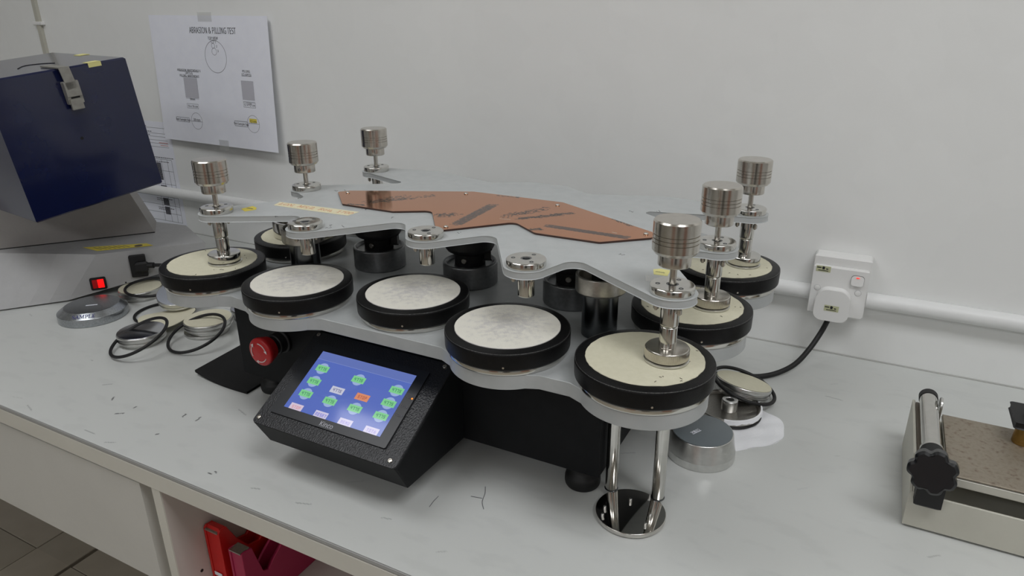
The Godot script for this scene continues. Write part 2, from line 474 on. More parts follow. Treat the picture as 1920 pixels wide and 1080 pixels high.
func build_bench() -> void:
	var t := thing("worktop", "long white laminate worktop with a grey edge strip and fine scratches", "worktop", Vector3(0, -0.04, -0.4))
	var X0 := -2.4; var X1 := 1.6
	# printed/worn marks of the laminate: smudges and pen-like scuffs with outlines of their own
	var im := make_image(2048, 512, hexc(207, 209, 206))
	var nz := FastNoiseLite.new(); nz.seed = 4; nz.frequency = 0.03; nz.fractal_octaves = 4
	for y in 512:
		for x in 2048:
			var q := nz.get_noise_2d(x * 0.7, y * 1.3)
			if q > 0.2: im.set_pixel(x, y, hexc(207, 209, 206).lerp(hexc(196, 198, 196), clampf((q - 0.2) * 1.2, 0.0, 0.35)))
	var r := RandomNumberGenerator.new(); r.seed = 12
	for i in 130:
		var p := Vector2(r.randf() * 2048, r.randf() * 512)
		var a := r.randf_range(-0.9, 0.4); var l := r.randf_range(2.0, 13.0)
		stroke(im, p, p + Vector2(cos(a), sin(a)) * l, Color(0.42, 0.43, 0.43, r.randf_range(0.05, 0.32)), 0.0)
	for q in [[-0.554, -0.095, -0.547, -0.087], [-0.402, -0.113, -0.4, -0.105], [-0.373, -0.117, -0.372, -0.107], [-0.503, -0.063, -0.492, -0.07], [-0.393, -0.052, -0.391, -0.056], [-0.244, -0.022, -0.239, -0.022], [-0.493, -0.088, -0.493, -0.092], [-0.239, -0.029, -0.235, -0.028], [0.382, -0.648, 0.389, -0.639]]:
		stroke(im, Vector2((q[0] - X0) / 4.0 * 2048, (q[1] - WZ) / 0.81 * 512), Vector2((q[2] - X0) / 4.0 * 2048, (q[3] - WZ) / 0.81 * 512), Color(0.2, 0.2, 0.2, 0.7), 0.0)
	var lm := mat(Color.WHITE, 0.3)
	lm.albedo_texture = tex(im)
	var top := MB.new()
	top.box(Vector3(X0, -0.0012, WZ), Vector3(X1, -0.0003, FZ - 0.0004), 0.0003)
	top.quad(Vector3(X0, 0, FZ - 0.0004), Vector3(X1, 0, FZ - 0.0004), Vector3(X1, 0, WZ), Vector3(X0, 0, WZ), Vector3.UP)
	part("laminate_top", top, lm, t)
	var st := MB.new(); st.box(Vector3(X0, -0.008, FZ - 0.003), Vector3(X1, -0.0018, FZ), 0.0006)
	part("edge_strip", st, M.edge, t)
	var core := MB.new(); core.box(Vector3(X0, -0.0385, WZ + 0.002), Vector3(X1, -0.0092, FZ - 0.0002), 0.0008)
	part("front_lip", core, M.cab, t)
	var gp := MB.new(); gp.box(Vector3(X0, -0.0098, WZ + 0.01), Vector3(X1, -0.0011, FZ - 0.0013))
	part("joint_gap", gp, M.dark_gap, t)
	# sealant bead where the worktop meets the wall
	var sb := PackedVector3Array()
	var r2 := RandomNumberGenerator.new(); r2.seed = 3
	for i in 120:
		sb.append(Vector3(lerpf(X0, X1, i / 119.0), 0.0002 + r2.randf() * 0.0006, WZ + 0.0005 + r2.randf() * 0.001))
	var bd := MB.new(); bd.tube(sb, 0.0018, 8)
	part("sealant_bead", bd, mat(hexc(176, 176, 172), 0.7), t)
	# drawer unit over the knee space
	var d := thing("drawer_unit", "wide off-white drawer front hung under the left part of the worktop", "drawer", Vector3(-1.1, -0.228, -0.2))
	var dp := MB.new(); dp.box(Vector3(-2.2, -0.2285, FZ - 0.022), Vector3(-0.3685, -0.0435, FZ - 0.003), 0.0005)
	part("drawer_front", dp, M.drawer, d)
	var db := MB.new(); db.box(Vector3(-2.18, -0.21, -0.55), Vector3(-0.40, -0.0386, FZ - 0.022), 0.001)
	part("drawer_body", db, M.inner, d)
	# open cabinet at the right of it
	var c := thing("open_cabinet", "open-fronted white cabinet under the worktop holding coloured tape dispensers", "cabinet", Vector3(0.2, -BT, -0.3))
	var f := MB.new(); f.box(Vector3(-0.3665, -BT, -0.6), Vector3(-0.3395, -0.0387, FZ - 0.028), 0.001)
	part("filler_panel", f, M.cab, c)
	for x in [-0.3385, 0.92]:
		var s := MB.new(); s.box(Vector3(x, -BT, -0.6), Vector3(x + 0.0175, -0.0387, FZ - 0.003), 0.001)
		part("side_panel", s, M.inner, c)
		var e := MB.new(); e.box(Vector3(x, -BT, FZ - 0.003), Vector3(x + 0.0175, -0.0387, FZ - 0.001), 0.0006)
		part("edge_band", e, M.cab, c)
	var hl := MB.new(); hl.lathe(PackedVector2Array([Vector2(0, 0), Vector2(0.0026, 0), Vector2(0.0026, 0.0008), Vector2(0, 0.0008)]), T(-0.3212, -0.2125, -0.034, Vector3(0, 0, -90)), 16)
	part("shelf_pin_hole", hl, M.hole, c)
	var bk := MB.new(); bk.box(Vector3(-0.321, -BT, -0.606), Vector3(0.92, -0.0387, -0.598))
	part("back_panel", bk, M.inner, c)
	for y in [-0.305, -BT + 0.06]:
		var sh := MB.new(); sh.box(Vector3(-0.321, y, -0.598), Vector3(0.92, y + 0.018, FZ - 0.02), 0.001)
		part("shelf", sh, M.inner, c)

func dispenser(called: String, label: String, x0: float, x1: float, z0: float, prof: Array, m: Material, tape: bool) -> void:
	var t := thing(called, label, "tape dispenser", Vector3((x0 + x1) / 2, -0.287, z0 - 0.1), "")
	# profile [z back from the nose, y]; two side walls and a solid core between them
	var poly := PackedVector2Array()
	for p in prof: poly.append(Vector2(z0 - p[0], p[1]))
	var xf := Transform3D(Basis(Vector3(0, 0, 1), Vector3(1, 0, 0), Vector3(0, 1, 0)), Vector3.ZERO)   # (x,y,z) -> z, x, y
	var wl := 0.004
	var a := MB.new()
	a.extrude(poly, x0, x0 + wl, 0.0008, xf)
	part("side_wall", a, m, t)
	a = MB.new(); a.extrude(poly, x1 - wl, x1, 0.0008, xf)
	part("side_wall", a, m, t)
	var core := PackedVector2Array()
	for p in prof: core.append(Vector2(z0 - p[0] - (0.002 if p[0] < 0.01 else 0.0), maxf(p[1] - (0.0 if p[0] < 0.03 else 0.03), -0.2868)))
	var cm := MB.new(); cm.extrude(core, x0 + wl, x1 - wl, 0.0005, xf)
	part("body", cm, m, t)
	var ny: float = prof[1][1]
	var bl := MB.new(); bl.box(Vector3(x0 + 0.004, ny - 0.001, z0 - 0.016), Vector3(x1 - 0.002, ny + 0.0012, z0 + 0.001), 0.0003)
	part("cutter_blade", bl, M.brushed, t)
	if tape:
		var ro := MB.new()
		ro.lathe(rprof([Vector2(0.014, 0), Vector2(0.034, 0), Vector2(0.034, x1 - x0 - 0.012), Vector2(0.014, x1 - x0 - 0.012), Vector2(0.014, 0)]), Transform3D(Basis.from_euler(Vector3(0, 0, -PI / 2)), Vector3(x0 + 0.006, -0.222, z0 - 0.135)), 40)
		part("tape_roll", ro, M.yellow, t)

func build_cabinet_things() -> void:
	var pr := [[0.0, -0.2866], [0.0, -0.142], [0.004, -0.137], [0.016, -0.139], [0.03, -0.17], [0.05, -0.2], [0.07, -0.205], [0.1, -0.18], [0.15, -0.12], [0.19, -0.11], [0.23, -0.14], [0.24, -0.2], [0.24, -0.2866]]
	dispenser("tape_dispenser", "bright red tape dispenser standing against the cabinet side under the worktop", -0.3195, -0.2865, -0.049, pr, M.redplastic, false)
	var lb := MB.new(); lb.box(Vector3(-0.312, -0.228, -0.0492), Vector3(-0.296, -0.222, -0.0484))
	part("paper_label", lb, M.paper, get_node("tape_dispenser"))
	var pm := [[0.0, -0.2866], [0.0, -0.163], [0.004, -0.162], [0.02, -0.166], [0.026, -0.191], [0.034, -0.221], [0.044, -0.226], [0.058, -0.213], [0.1, -0.185], [0.16, -0.13], [0.2, -0.13], [0.24, -0.16], [0.25, -0.2866]]
	dispenser("tape_dispenser", "magenta pink tape dispenser with a yellow roll beside the red one", -0.272, -0.2435, -0.05, pm, M.magenta, true)


func build_wall_things() -> void:
	# ---- conduit along the wall, interrupted by the socket box
	for q in [[-2.3, 0.432, "white round cable conduit along the wall, long run left of the socket"], [0.522, 1.6, "white round cable conduit along the wall, run right of the socket"]]:
		var t := thing("cable_conduit", q[2], "conduit", Vector3((q[0] + q[1]) / 2, 0.105, WZ + 0.0145))
		var p := PackedVector3Array()
		var r := RandomNumberGenerator.new(); r.seed = 5
		for i in 40: p.append(Vector3(lerpf(q[0], q[1], i / 39.0), 0.1185 + r.randf() * 0.0006, WZ + 0.0142 + r.randf() * 0.0003))
		var m := MB.new(); m.tube(p, 0.0138, 24)
		part("tube", m, M.conduit, t)
	var v := thing("cable_cover", "narrow vertical cable cover on the wall above the blue box", "cable cover", Vector3(-1.735, 0.48, WZ + 0.005))
	var vm := MB.new(); vm.box(Vector3(-1.743, 0.47, WZ + 0.0004), Vector3(-1.727, 1.4, WZ + 0.009), 0.002)
	part("cover_strip", vm, M.beige, v)
	vm = MB.new(); vm.box(Vector3(-1.757, 0.5655, WZ + 0.0004), Vector3(-1.713, 0.5755, WZ + 0.012), 0.002)
	part("saddle_clip", vm, M.white_pl, v)
	# ---- socket box
	var s := thing("wall_socket", "white switched wall socket box with a small printed sticker above the plug", "socket", Vector3(0.475, 0.088, WZ + 0.02))
	var b := MB.new(); b.box(Vector3(0.4315, 0.0875, WZ + 0.0006), Vector3(0.5215, 0.195, WZ + 0.032), 0.003)
	part("back_box", b, M.white_pl, s)
	b = MB.new(); b.box(Vector3(0.4325, 0.089, WZ + 0.0322), Vector3(0.5195, 0.1785, WZ + 0.0405), 0.0025)
	part("face_plate", b, M.white_pl, s)
	var fz := WZ + 0.0405
	var up := Basis.from_euler(Vector3(PI / 2, 0, 0))     # local y -> +z
	b = MB.new(); b.extrude(fillet([[-0.0098, -0.0088, 0.005], [0.0098, -0.0088, 0.005], [0.0098, 0.0088, 0.005], [-0.0098, 0.0088, 0.005]]), 0, 0.0012, 0.0003, Transform3D(up, Vector3(0.5035, 0.1595, fz)))
	var sw := part("switch_surround", b, mat(hexc(120, 121, 121), 0.5), s)
	b = MB.new(); b.extrude(fillet([[-0.0088, -0.0078, 0.0045], [0.0088, -0.0078, 0.0045], [0.0088, 0.0078, 0.0045], [-0.0088, 0.0078, 0.0045]]), -0.001, 0.0035, 0.001, Transform3D(Basis.from_euler(Vector3(PI / 2 - 0.14, 0, 0)), Vector3(0.5035, 0.1595, fz + 0.001)))
	part("rocker", b, M.white_pl, sw)
	b = MB.new(); b.box(Vector3(0.501, 0.1647, fz + 0.0038), Vector3(0.506, 0.1661, fz + 0.0047))
	part("indicator_light", b, glow(Color(1.0, 0.2, 0.15), 0.9), sw)
	for x in [0.443, 0.5075]:
		b = MB.new(); b.lathe(rprof([Vector2(0, 0), Vector2(0.0048, 0), Vector2(0.0048, 0.001), Vector2(0, 0.0013)], 0.0003), Transform3D(up, Vector3(x, 0.1375, fz)), 24)
		var cap := part("screw_cap", b, M.white_pl, s)
		b = MB.new(); b.torus(0.0049, 0.0003, Transform3D(up, Vector3(x, 0.1375, fz + 0.0002)))
		part("cap_rim", b, M.grey_case, cap)
	sticker(s, Vector3(0.448, 0.1725, fz + 0.0002))
	# ---- plug with its cord
	var p := thing("power_plug", "white rounded plug in the wall socket with a thick black cord", "plug", Vector3(0.469, 0.084, WZ + 0.05))
	b = MB.new(); b.extrude(fillet([[-0.0235, -0.0245, 0.0165], [0.0235, -0.0245, 0.0165], [0.0248, 0.025, 0.011], [-0.0248, 0.025, 0.011]]), 0, 0.02, 0.0035, Transform3D(up, Vector3(0.4712, 0.1145, fz + 0.0004)))
	part("plug_body", b, M.white_pl, p)
	sticker(p, Vector3(0.4712, 0.11, fz + 0.0206))
	b = MB.new()
	b.tube(spline(PackedVector3Array([Vector3(0.4705, 0.092, WZ + 0.053), Vector3(0.4617, 0.0620, -0.7488), Vector3(0.4477, 0.0340, -0.7271), Vector3(0.4303, 0.0155, -0.6947), Vector3(0.4051, 0.0068, -0.6629), Vector3(0.3783, 0.0056, -0.6388), Vector3(0.3570, 0.0056, -0.6344), Vector3(0.33, 0.0056, WZ + 0.182), Vector3(0.29, 0.0065, WZ + 0.2), Vector3(0.262, 0.02, WZ + 0.222), Vector3(0.256, 0.034, WZ + 0.228)])), 0.0045, 14)
	part("cord", b, M.rubber, p)
	# ---- sheets taped to the wall
	var sh := thing("wall_sheet", "large landscape sheet headed ABRASION & PILLING TEST taped to the wall", "paper sheet", Vector3(-1.04, 0.27, WZ + 0.01), "")
	var W := 0.43; var H := 0.318
	# the sheet hangs from its upper edge and stands off the wall at the lower right
	var bs := Basis.from_euler(Vector3(deg_to_rad(-2.4), deg_to_rad(-1.1), deg_to_rad(-0.6)))
	var xf := Transform3D(bs, Vector3(-1.0375, 0.4295, WZ + 0.0125))
	var pm := MB.new()
	pm.box(Vector3(-W / 2, -H / 2, -0.0003), Vector3(W / 2, H / 2, 0), 0.0)
	part("sheet", pm, M.paper, sh, xf)
	for q in [[-0.0, H / 2 - 0.003, 0.05, 0.022], [0.02, -H / 2 + 0.002, 0.035, 0.026]]:
		var tp := MB.new(); tp.box(Vector3(q[0] - q[2] / 2, q[1] - q[3] / 2, 0.0002), Vector3(q[0] + q[2] / 2, q[1] + q[3] / 2, 0.0005))
		part("clear_tape", tp, M.clear_tape, sh, xf)
	print_sheet(sh, xf)
	var s2 := thing("wall_form", "printed form with ruled lines and dark photographs, half hidden by the blue box", "paper sheet", Vector3(-1.4, 0.004, WZ + 0.001))
	var fm := MB.new(); fm.box(Vector3(-1.545, 0.004, WZ + 0.0003), Vector3(-1.249, 0.314, WZ + 0.0006))
	part("sheet", fm, M.paper, s2)
	var ln := MB.new(); var rd := MB.new(); var dk := MB.new()
	var z0 := WZ + 0.0006; var z1 := WZ + 0.0008
	for y in [0.296, 0.281, 0.272, 0.262, 0.253, 0.243, 0.208, 0.175, 0.136, 0.098, 0.072, 0.048, 0.024]:
		ln.box(Vector3(-1.53, y, z0), Vector3(-1.266, y + 0.0008, z1))
	for x in [-1.53, -1.34, -1.31, -1.285, -1.266]: ln.box(Vector3(x, 0.024, z0), Vector3(x + 0.0008, 0.208, z1))
	for q in [[0.299, 0.03], [0.2845, 0.07], [0.2755, 0.05], [0.212, 0.24], [0.20, 0.2], [0.09, 0.16], [0.085, 0.12], [0.062, 0.16], [0.057, 0.1]]:
		var x := -1.36
		var r := RandomNumberGenerator.new(); r.seed = int(q[1] * 1000)
		while x < -1.362 + q[1] * 0.42:
			var w := r.randf_range(0.003, 0.008)
			ln.box(Vector3(x, q[0], z0), Vector3(x + w, q[0] + 0.0022, z1)); x += w + 0.002
	rd.box(Vector3(-1.305, 0.2545, z0), Vector3(-1.268, 0.2565, z1)); rd.box(Vector3(-1.30, 0.2475, z0), Vector3(-1.268, 0.2492, z1))
	part("printed_lines", ln, M.ink_grey, s2).set_meta("kind", "stuff"); part("red_print", rd, M.ink_red, s2)
	for q in [[-1.332, 0.148, -1.314, 0.198], [-1.332, 0.1, -1.306, 0.132], [-1.333, 0.072, -1.309, 0.094], [-1.332, 0.045, -1.311, 0.068]]:
		var ph := MB.new(); ph.box(Vector3(q[0], q[1], z0), Vector3(q[2], q[3], z1))
		part("printed_photo", ph, mottled(hexc(40, 40, 46), hexc(150, 150, 158), 0.8, 0.0, 9.0, int(q[1] * 1000), 0.05), s2)

func sticker(parent: Node3D, c: Vector3) -> void:
	var b := MB.new(); b.box(c + Vector3(-0.0115, -0.0052, 0), c + Vector3(0.0115, 0.0052, 0.0003))
	var st := part("sticker", b, M.sticker, parent)
	b = MB.new()
	b.lathe(PackedVector2Array([Vector2(0, 0), Vector2(0.0023, 0), Vector2(0.0023, 0.0003), Vector2(0, 0.0003)]), Transform3D(Basis.from_euler(Vector3(PI / 2, 0, 0)), c + Vector3(0.0, 0.0022, 0.0002)), 20)
	for q in [[-0.0105, 0.001, -0.0035, 0.0028], [0.004, -0.0005, 0.0075, 0.0013], [-0.008, -0.0036, 0.008, -0.0024], [-0.002, -0.001, 0.002, 0.0002]]:
		b.box(c + Vector3(q[0], q[1], 0.0002), c + Vector3(q[2], q[3], 0.0005))
	part("printed_mark", b, M.ink, st)

func print_sheet(sh: Node3D, xf: Transform3D) -> void:
	var e := 0.00025
	var at := func(x: float, y: float) -> Transform3D: return xf * Transform3D(Basis(), Vector3(x, y, e))
	words("ABRASION & PILLING TEST", 0.0142, M.ink, sh, at.call(0.022, 0.124), "printed_heading", "Droid Sans", 0.74)
	words("TOP VIEW", 0.0062, M.ink, sh, at.call(0.022, 0.1065), "printed_text")
	var ln := MB.new(); var gr := MB.new()
	var ring := func(m: MB, x: float, y: float, r: float, w: float) -> void:
		for i in 48:
			var a := Vector3(cos(TAU * i / 48), sin(TAU * i / 48), 0); var b := Vector3(cos(TAU * (i + 1) / 48), sin(TAU * (i + 1) / 48), 0)
			var c := Vector3(x, y, e)
			m.quad(xf * (c + a * (r - w)), xf * (c + b * (r - w)), xf * (c + b * r), xf * (c + a * r), xf.basis.z)
	var bar := func(m: MB, x0: float, y0: float, x1: float, y1: float) -> void:
		m.quad(xf * Vector3(x0, y0, e), xf * Vector3(x1, y0, e), xf * Vector3(x1, y1, e), xf * Vector3(x0, y1, e), xf.basis.z)
	var frame := func(m: MB, x0: float, y0: float, x1: float, y1: float, w: float) -> void:
		bar.call(m, x0, y0, x1, y0 + w); bar.call(m, x0, y1 - w, x1, y1); bar.call(m, x0, y0, x0 + w, y1); bar.call(m, x1 - w, y0, x1, y1)
	bar.call(ln, 0.007, 0.102, 0.036, 0.1028)
	ring.call(ln, 0.025, 0.0625, 0.039, 0.001)
	frame.call(ln, 0.014, 0.095, 0.024, 0.1005, 0.0008)
	ring.call(ln, 0.02, 0.0885, 0.0062, 0.0008)
	ring.call(ln, 0.022, 0.075, 0.0088, 0.0008)
	for q in [["1", 0.03, 0.0965], ["2", 0.033, 0.0875], ["3", 0.036, 0.0765]]: words(q[0], 0.0055, M.ink, sh, at.call(q[1], q[2]))
	# left and right columns
	words("ABRASION, MARTINDALE-S", 0.0056, M.ink, sh, at.call(-0.0830, 0.0260)); words("(4PCS) &", 0.0056, M.ink, sh, at.call(-0.0830, 0.0190)); words("PILLING, MARTINDALE", 0.0056, M.ink, sh, at.call(-0.0830, 0.0120))
	bar.call(ln, -0.1210, 0.0227, -0.0460, 0.0235); bar.call(ln, -0.1120, 0.0087, -0.0540, 0.0095)
	words("PILLING", 0.0056, M.ink, sh, at.call(0.1280, 0.0315)); words("ICI (4PCS)", 0.0056, M.ink, sh, at.call(0.1280, 0.0235))
	bar.call(ln, 0.1110, 0.0201, 0.1450, 0.0209)
	var sq := MB.new()
	bar.call(sq, -0.1070, -0.0425, -0.0560, 0.0070)
	part("printed_square", sq, M.ink_pale, sh)
	sq = MB.new(); bar.call(sq, 0.1070, -0.0365, 0.1490, 0.0090)
	part("printed_square", sq, M.ink_pale, sh)
	frame.call(ln, -0.1070, -0.0425, -0.0560, 0.0070, 0.0005); frame.call(ln, 0.1070, -0.0365, 0.1490, 0.0090, 0.0005)
	bar.call(ln, -0.1070, -0.0450, -0.0560, -0.0444); bar.call(ln, 0.1070, -0.0412, 0.1490, -0.0406)
	words("38mm", 0.0055, M.ink, sh, at.call(-0.0820, -0.0465)); words("12cm", 0.0055, M.ink, sh, at.call(0.1280, -0.0455))
	frame.call(ln, -0.1060, -0.0700, -0.0620, -0.0580, 0.0007); words("16 x 16 cm", 0.006, M.ink, sh, at.call(-0.0840, -0.0645))
	frame.call(ln, 0.1080, -0.0550, 0.1500, -0.0425, 0.0007); words("12 x 12 cm", 0.006, M.ink, sh, at.call(0.1290, -0.0490))
	frame.call(ln, -0.1560, -0.1075, -0.1040, -0.0955, 0.0009); words("Test Sample Size", 0.0058, M.ink, sh, at.call(-0.1300, -0.1020))
	frame.call(ln, 0.0690, -0.1035, 0.1150, -0.0905, 0.0009); words("Test Sample Size", 0.0054, M.ink, sh, at.call(0.0920, -0.0975))
	ring.call(ln, -0.0750, -0.1020, 0.0215, 0.0007); bar.call(ln, -0.0960, -0.1035, -0.0540, -0.1028)
	words("38 mm", 0.0065, M.ink, sh, at.call(-0.0750, -0.0990))
	var hl := MB.new()
	for p in [[0.1230, -0.0915, 0.1490, -0.0815]]:
		hl.quad(xf * Vector3(p[0], p[1], e * 0.6), xf * Vector3(p[2], p[1], e * 0.6), xf * Vector3(p[2], p[3], e * 0.6), xf * Vector3(p[0], p[3], e * 0.6), xf.basis.z)
	part("highlighter_mark", hl, M.yellow, sh)
	ring.call(ln, 0.1360, -0.0945, 0.0215, 0.0007); bar.call(ln, 0.1155, -0.0940, 0.1570, -0.0933)
	words("12 cm", 0.0065, M.ink, sh, at.call(0.1360, -0.0890))
	part("printed_lines", ln, M.ink_grey, sh).set_meta("kind", "stuff")

const PADS := [["A", -0.3601, -0.1778, 0], ["B", -0.3442, -0.3455, 0], ["C", -0.3344, -0.516, 0], ["D", -0.1877, -0.1745, 1], ["E", -0.0192, -0.2121, 1], ["F", 0.1447, -0.1713, 1], ["G", 0.3136, -0.1653, 0], ["H", 0.3214, -0.3345, 0], ["I", 0.3282, -0.5135, 0]]
const STN := {"A": Vector2(-0.3376, -0.1818), "B": Vector2(-0.3217, -0.3495), "C": Vector2(-0.3119, -0.52), "D": Vector2(-0.1652, -0.1785), "E": Vector2(0.0032, -0.2162), "F": Vector2(0.1671, -0.1753), "G": Vector2(0.3361, -0.1693), "H": Vector2(0.3439, -0.3385), "I": Vector2(0.3507, -0.5175)}

func build_tester() -> void:
	var t := thing("abrasion_tester", "nine-station fabric abrasion tester with black housing, round black pads and a tilted touch panel", "test machine", Vector3(-0.06, 0, -0.35))
	# housing on rubber feet
	var b := MB.new()
	b.box(Vector3(-0.378, 0.03, -0.56), Vector3(0.2505, 0.1945, -0.2165), 0.002)
	part("housing", b, M.black, t)
	for q in [[-0.335, -0.2395], [0.2205, -0.2385], [-0.335, -0.53], [0.22, -0.53]]:
		b = MB.new(); b.lathe(rprof([Vector2(0, 0), Vector2(0.0225, 0), Vector2(0.024, 0.006), Vector2(0.0235, 0.016), Vector2(0.017, 0.0225), Vector2(0.017, 0.031), Vector2(0, 0.031)], 0.003), T(q[0], 0.0003, q[1]), 40)
		part("foot", b, M.rubber, t)
	# lobed lower plate
	var core := PackedVector2Array([Vector2(-0.352, -0.548), Vector2(0.348, -0.548), Vector2(0.352, -0.128), Vector2(0.2, -0.1265), Vector2(0.085, -0.137), Vector2(-0.26, -0.1375), Vector2(-0.372, -0.15)])
	var poly := core
	for p in PADS:
		var mg := Geometry2D.merge_polygons(poly, ring_poly(Vector2(p[1], p[2]), 0.07, 96))
		poly = mg[0]
	var grown := Geometry2D.offset_polygon(poly, 0.022, Geometry2D.JOIN_ROUND)
	var back := Geometry2D.offset_polygon(grown[0], -0.022, Geometry2D.JOIN_ROUND)
	b = MB.new(); b.extrude(back[0], 0.195, 0.2125, 0.0006)
	part("lower_plate", b, M.plate_low, t)
	# nine abrading tables with their clamp rings
	var base_p := rprof([Vector2(0, 0), Vector2(0.0705, 0), Vector2(0.0715, 0.002), Vector2(0.0715, 0.0065), Vector2(0, 0.0065)], 0.0006)
	var ring_p := rprof([Vector2(0.0615, 0.006), Vector2(0.0715, 0.006), Vector2(0.0745, 0.009), Vector2(0.0748, 0.0262), Vector2(0.0735, 0.0284), Vector2(0.063, 0.0296), Vector2(0.0615, 0.0286), Vector2(0.0615, 0.006)], 0.0008)
	var mb1 := MB.new(); mb1.lathe(base_p, Transform3D.IDENTITY, 96)
	var mb2 := MB.new(); mb2.lathe(ring_p, Transform3D.IDENTITY, 128)
	var mb3 := MB.new(); mb3.torus(0.0741, 0.00045, T(0, 0.0279, 0))
	var mesh3 := mb3.mesh()
	var mb4 := MB.new(); mb4.lathe(rprof([Vector2(0, 0), Vector2(0.0013, 0), Vector2(0.0013, 0.0007), Vector2(0, 0.0007)], 0.0002), Transform3D(Basis.from_euler(Vector3(0, 0.42, 0)) * Basis.from_euler(Vector3(PI / 2, 0, 0)), Vector3(sin(0.42) * 0.0746, 0.0125, cos(0.42) * 0.0746)), 14)
	var mesh4 := mb4.mesh()
	var mesh1 := mb1.mesh(); var mesh2 := mb2.mesh()
	var k := 0
	for p in PADS:
		var xf := T(p[1], 0.2126, p[2])
		var tb := part("abrading_table", mesh1, M.chrome, t, xf)
		part("clamp_ring", mesh2, M.ring, tb, xf)
		part("set_screw", mesh4, M.steel, tb, xf)
		part("worn_edge", mesh3, M.worn_edge, tb, xf)
		# cloth disc with a slightly ragged rim
		var r := RandomNumberGenerator.new(); r.seed = 40 + k; k += 1
		var cp := PackedVector2Array()
		for i in 90:
			var q := 0.0627 + r.randf() * (0.0003 if p[3] == 1 else 0.0009)
			cp.append(Vector2(cos(TAU * i / 90), sin(TAU * i / 90)) * q)
		var cl := MB.new(); cl.extrude(cp, 0.0285, 0.0302, 0.0004)
		var cd := part("cloth_disc", cl, M.worn if p[3] == 1 else M.cream, tb, xf)
		if p[3] == 0 and p[0] != "B":
			var fl := MB.new()
			for i in 9:
				var a := r.randf() * TAU; var d := r.randf_range(0.045, 0.061)
				var c := Vector3(cos(a) * d, 0.0303, sin(a) * d)
				var dd := Vector3(r.randf_range(-1, 1), 0, r.randf_range(-1, 1)) * 0.0016
				fl.tube(PackedVector3Array([c - dd, c + Vector3(0, 0.0004, 0), c + dd.rotated(Vector3.UP, 0.7)]), 0.00035, 6)
			part("lint_fleck", fl, M.bound, cd, xf).set_meta("kind", "stuff")
	# three crank drives and two posts standing on the lower plate
	for q in [[-0.1775, -0.3445], [-0.0105, -0.3455], [0.1545, -0.3435]]:
		var xf := T(q[0], 0.2126, q[1])
		b = MB.new(); b.lathe(rprof([Vector2(0, 0), Vector2(0.0395, 0), Vector2(0.0405, 0.002), Vector2(0.0405, 0.0325), Vector2(0.039, 0.034), Vector2(0.0365, 0.034), Vector2(0.0345, 0.0295), Vector2(0, 0.0295)], 0.0006), Transform3D.IDENTITY, 96)
		var dr := part("crank_drive", b, M.drive, t, xf)
		b = MB.new(); b.lathe(rprof([Vector2(0, 0.029), Vector2(0.0225, 0.029), Vector2(0.0228, 0.047), Vector2(0.033, 0.0515), Vector2(0.0365, 0.057), Vector2(0.0372, 0.0985), Vector2(0, 0.0985)], 0.001), Transform3D.IDENTITY, 64)
		part("crank_head", b, M.rubber, dr, xf)
		b = MB.new(); b.cyl(Vector3(0, 0, 0), 0.004, 0.003, 0.0006, 16)
		part("set_screw", b, M.brushed, dr, xf * Transform3D(Basis.from_euler(Vector3(PI / 2, 0, 0)), Vector3(0.004, 0.0395, 0.0222)))
		b = MB.new(); b.box(Vector3(0.021, 0.0375, -0.008), Vector3(0.031, 0.0535, 0.012), 0.002)
		part("cam_block", b, M.rubber, dr, xf * Transform3D(Basis.from_euler(Vector3(0, 0.5, 0)), Vector3.ZERO))
	for q in [[0.2265, -0.26], [-0.243, -0.25]]:
		var xf := T(q[0], 0.2126, q[1])
		b = MB.new(); b.cyl(Vector3.ZERO, 0.0222, 0.062, 0.0008, 56)
		var po := part("support_post", b, M.gunmetal, t, xf)
		b = MB.new(); b.lathe(rprof([Vector2(0.0222, 0.0445), Vector2(0.0222, 0.061), Vector2(0.0218, 0.061)], 0.0), Transform3D.IDENTITY, 48)
		b = MB.new(); b.lathe(rprof([Vector2(0.0, 0.0585), Vector2(0.0302, 0.0585), Vector2(0.031, 0.06), Vector2(0.031, 0.0795), Vector2(0.029, 0.0805), Vector2(0.027, 0.079), Vector2(0.0265, 0.0655), Vector2(0, 0.0655)], 0.0006), Transform3D.IDENTITY, 72)
		part("bearing_cup", b, M.brushed, po, xf)
		b = MB.new(); b.cyl(Vector3(0, 0.066, 0), 0.0115, 0.0325, 0.0006, 40)
		part("bearing_rod", b, M.rubber, po, xf)
	# emergency stop
	b = MB.new(); b.lathe(rprof([Vector2(0, 0), Vector2(0.0195, 0), Vector2(0.0195, 0.005), Vector2(0.0165, 0.006), Vector2(0.0165, 0.018), Vector2(0.0145, 0.019), Vector2(0.0145, 0.03), Vector2(0, 0.03)], 0.0008), Transform3D.IDENTITY, 40)
	var ex := Transform3D(Basis.from_euler(Vector3(PI / 2, 0, 0)), Vector3(-0.279, 0.1115, -0.2165))
	var es := part("stop_button", b, M.rubber, t, ex)
	b = MB.new()
	var cap := rprof([Vector2(0, 0.027), Vector2(0.018, 0.027), Vector2(0.019, 0.031), Vector2(0.0228, 0.042), Vector2(0.0225, 0.0465), Vector2(0.0185, 0.0485), Vector2(0, 0.0492)], 0.0016)
	b.lathe(cap, Transform3D.IDENTITY, 48)
	part("red_cap", b, M.red, es, ex)
	b = MB.new()
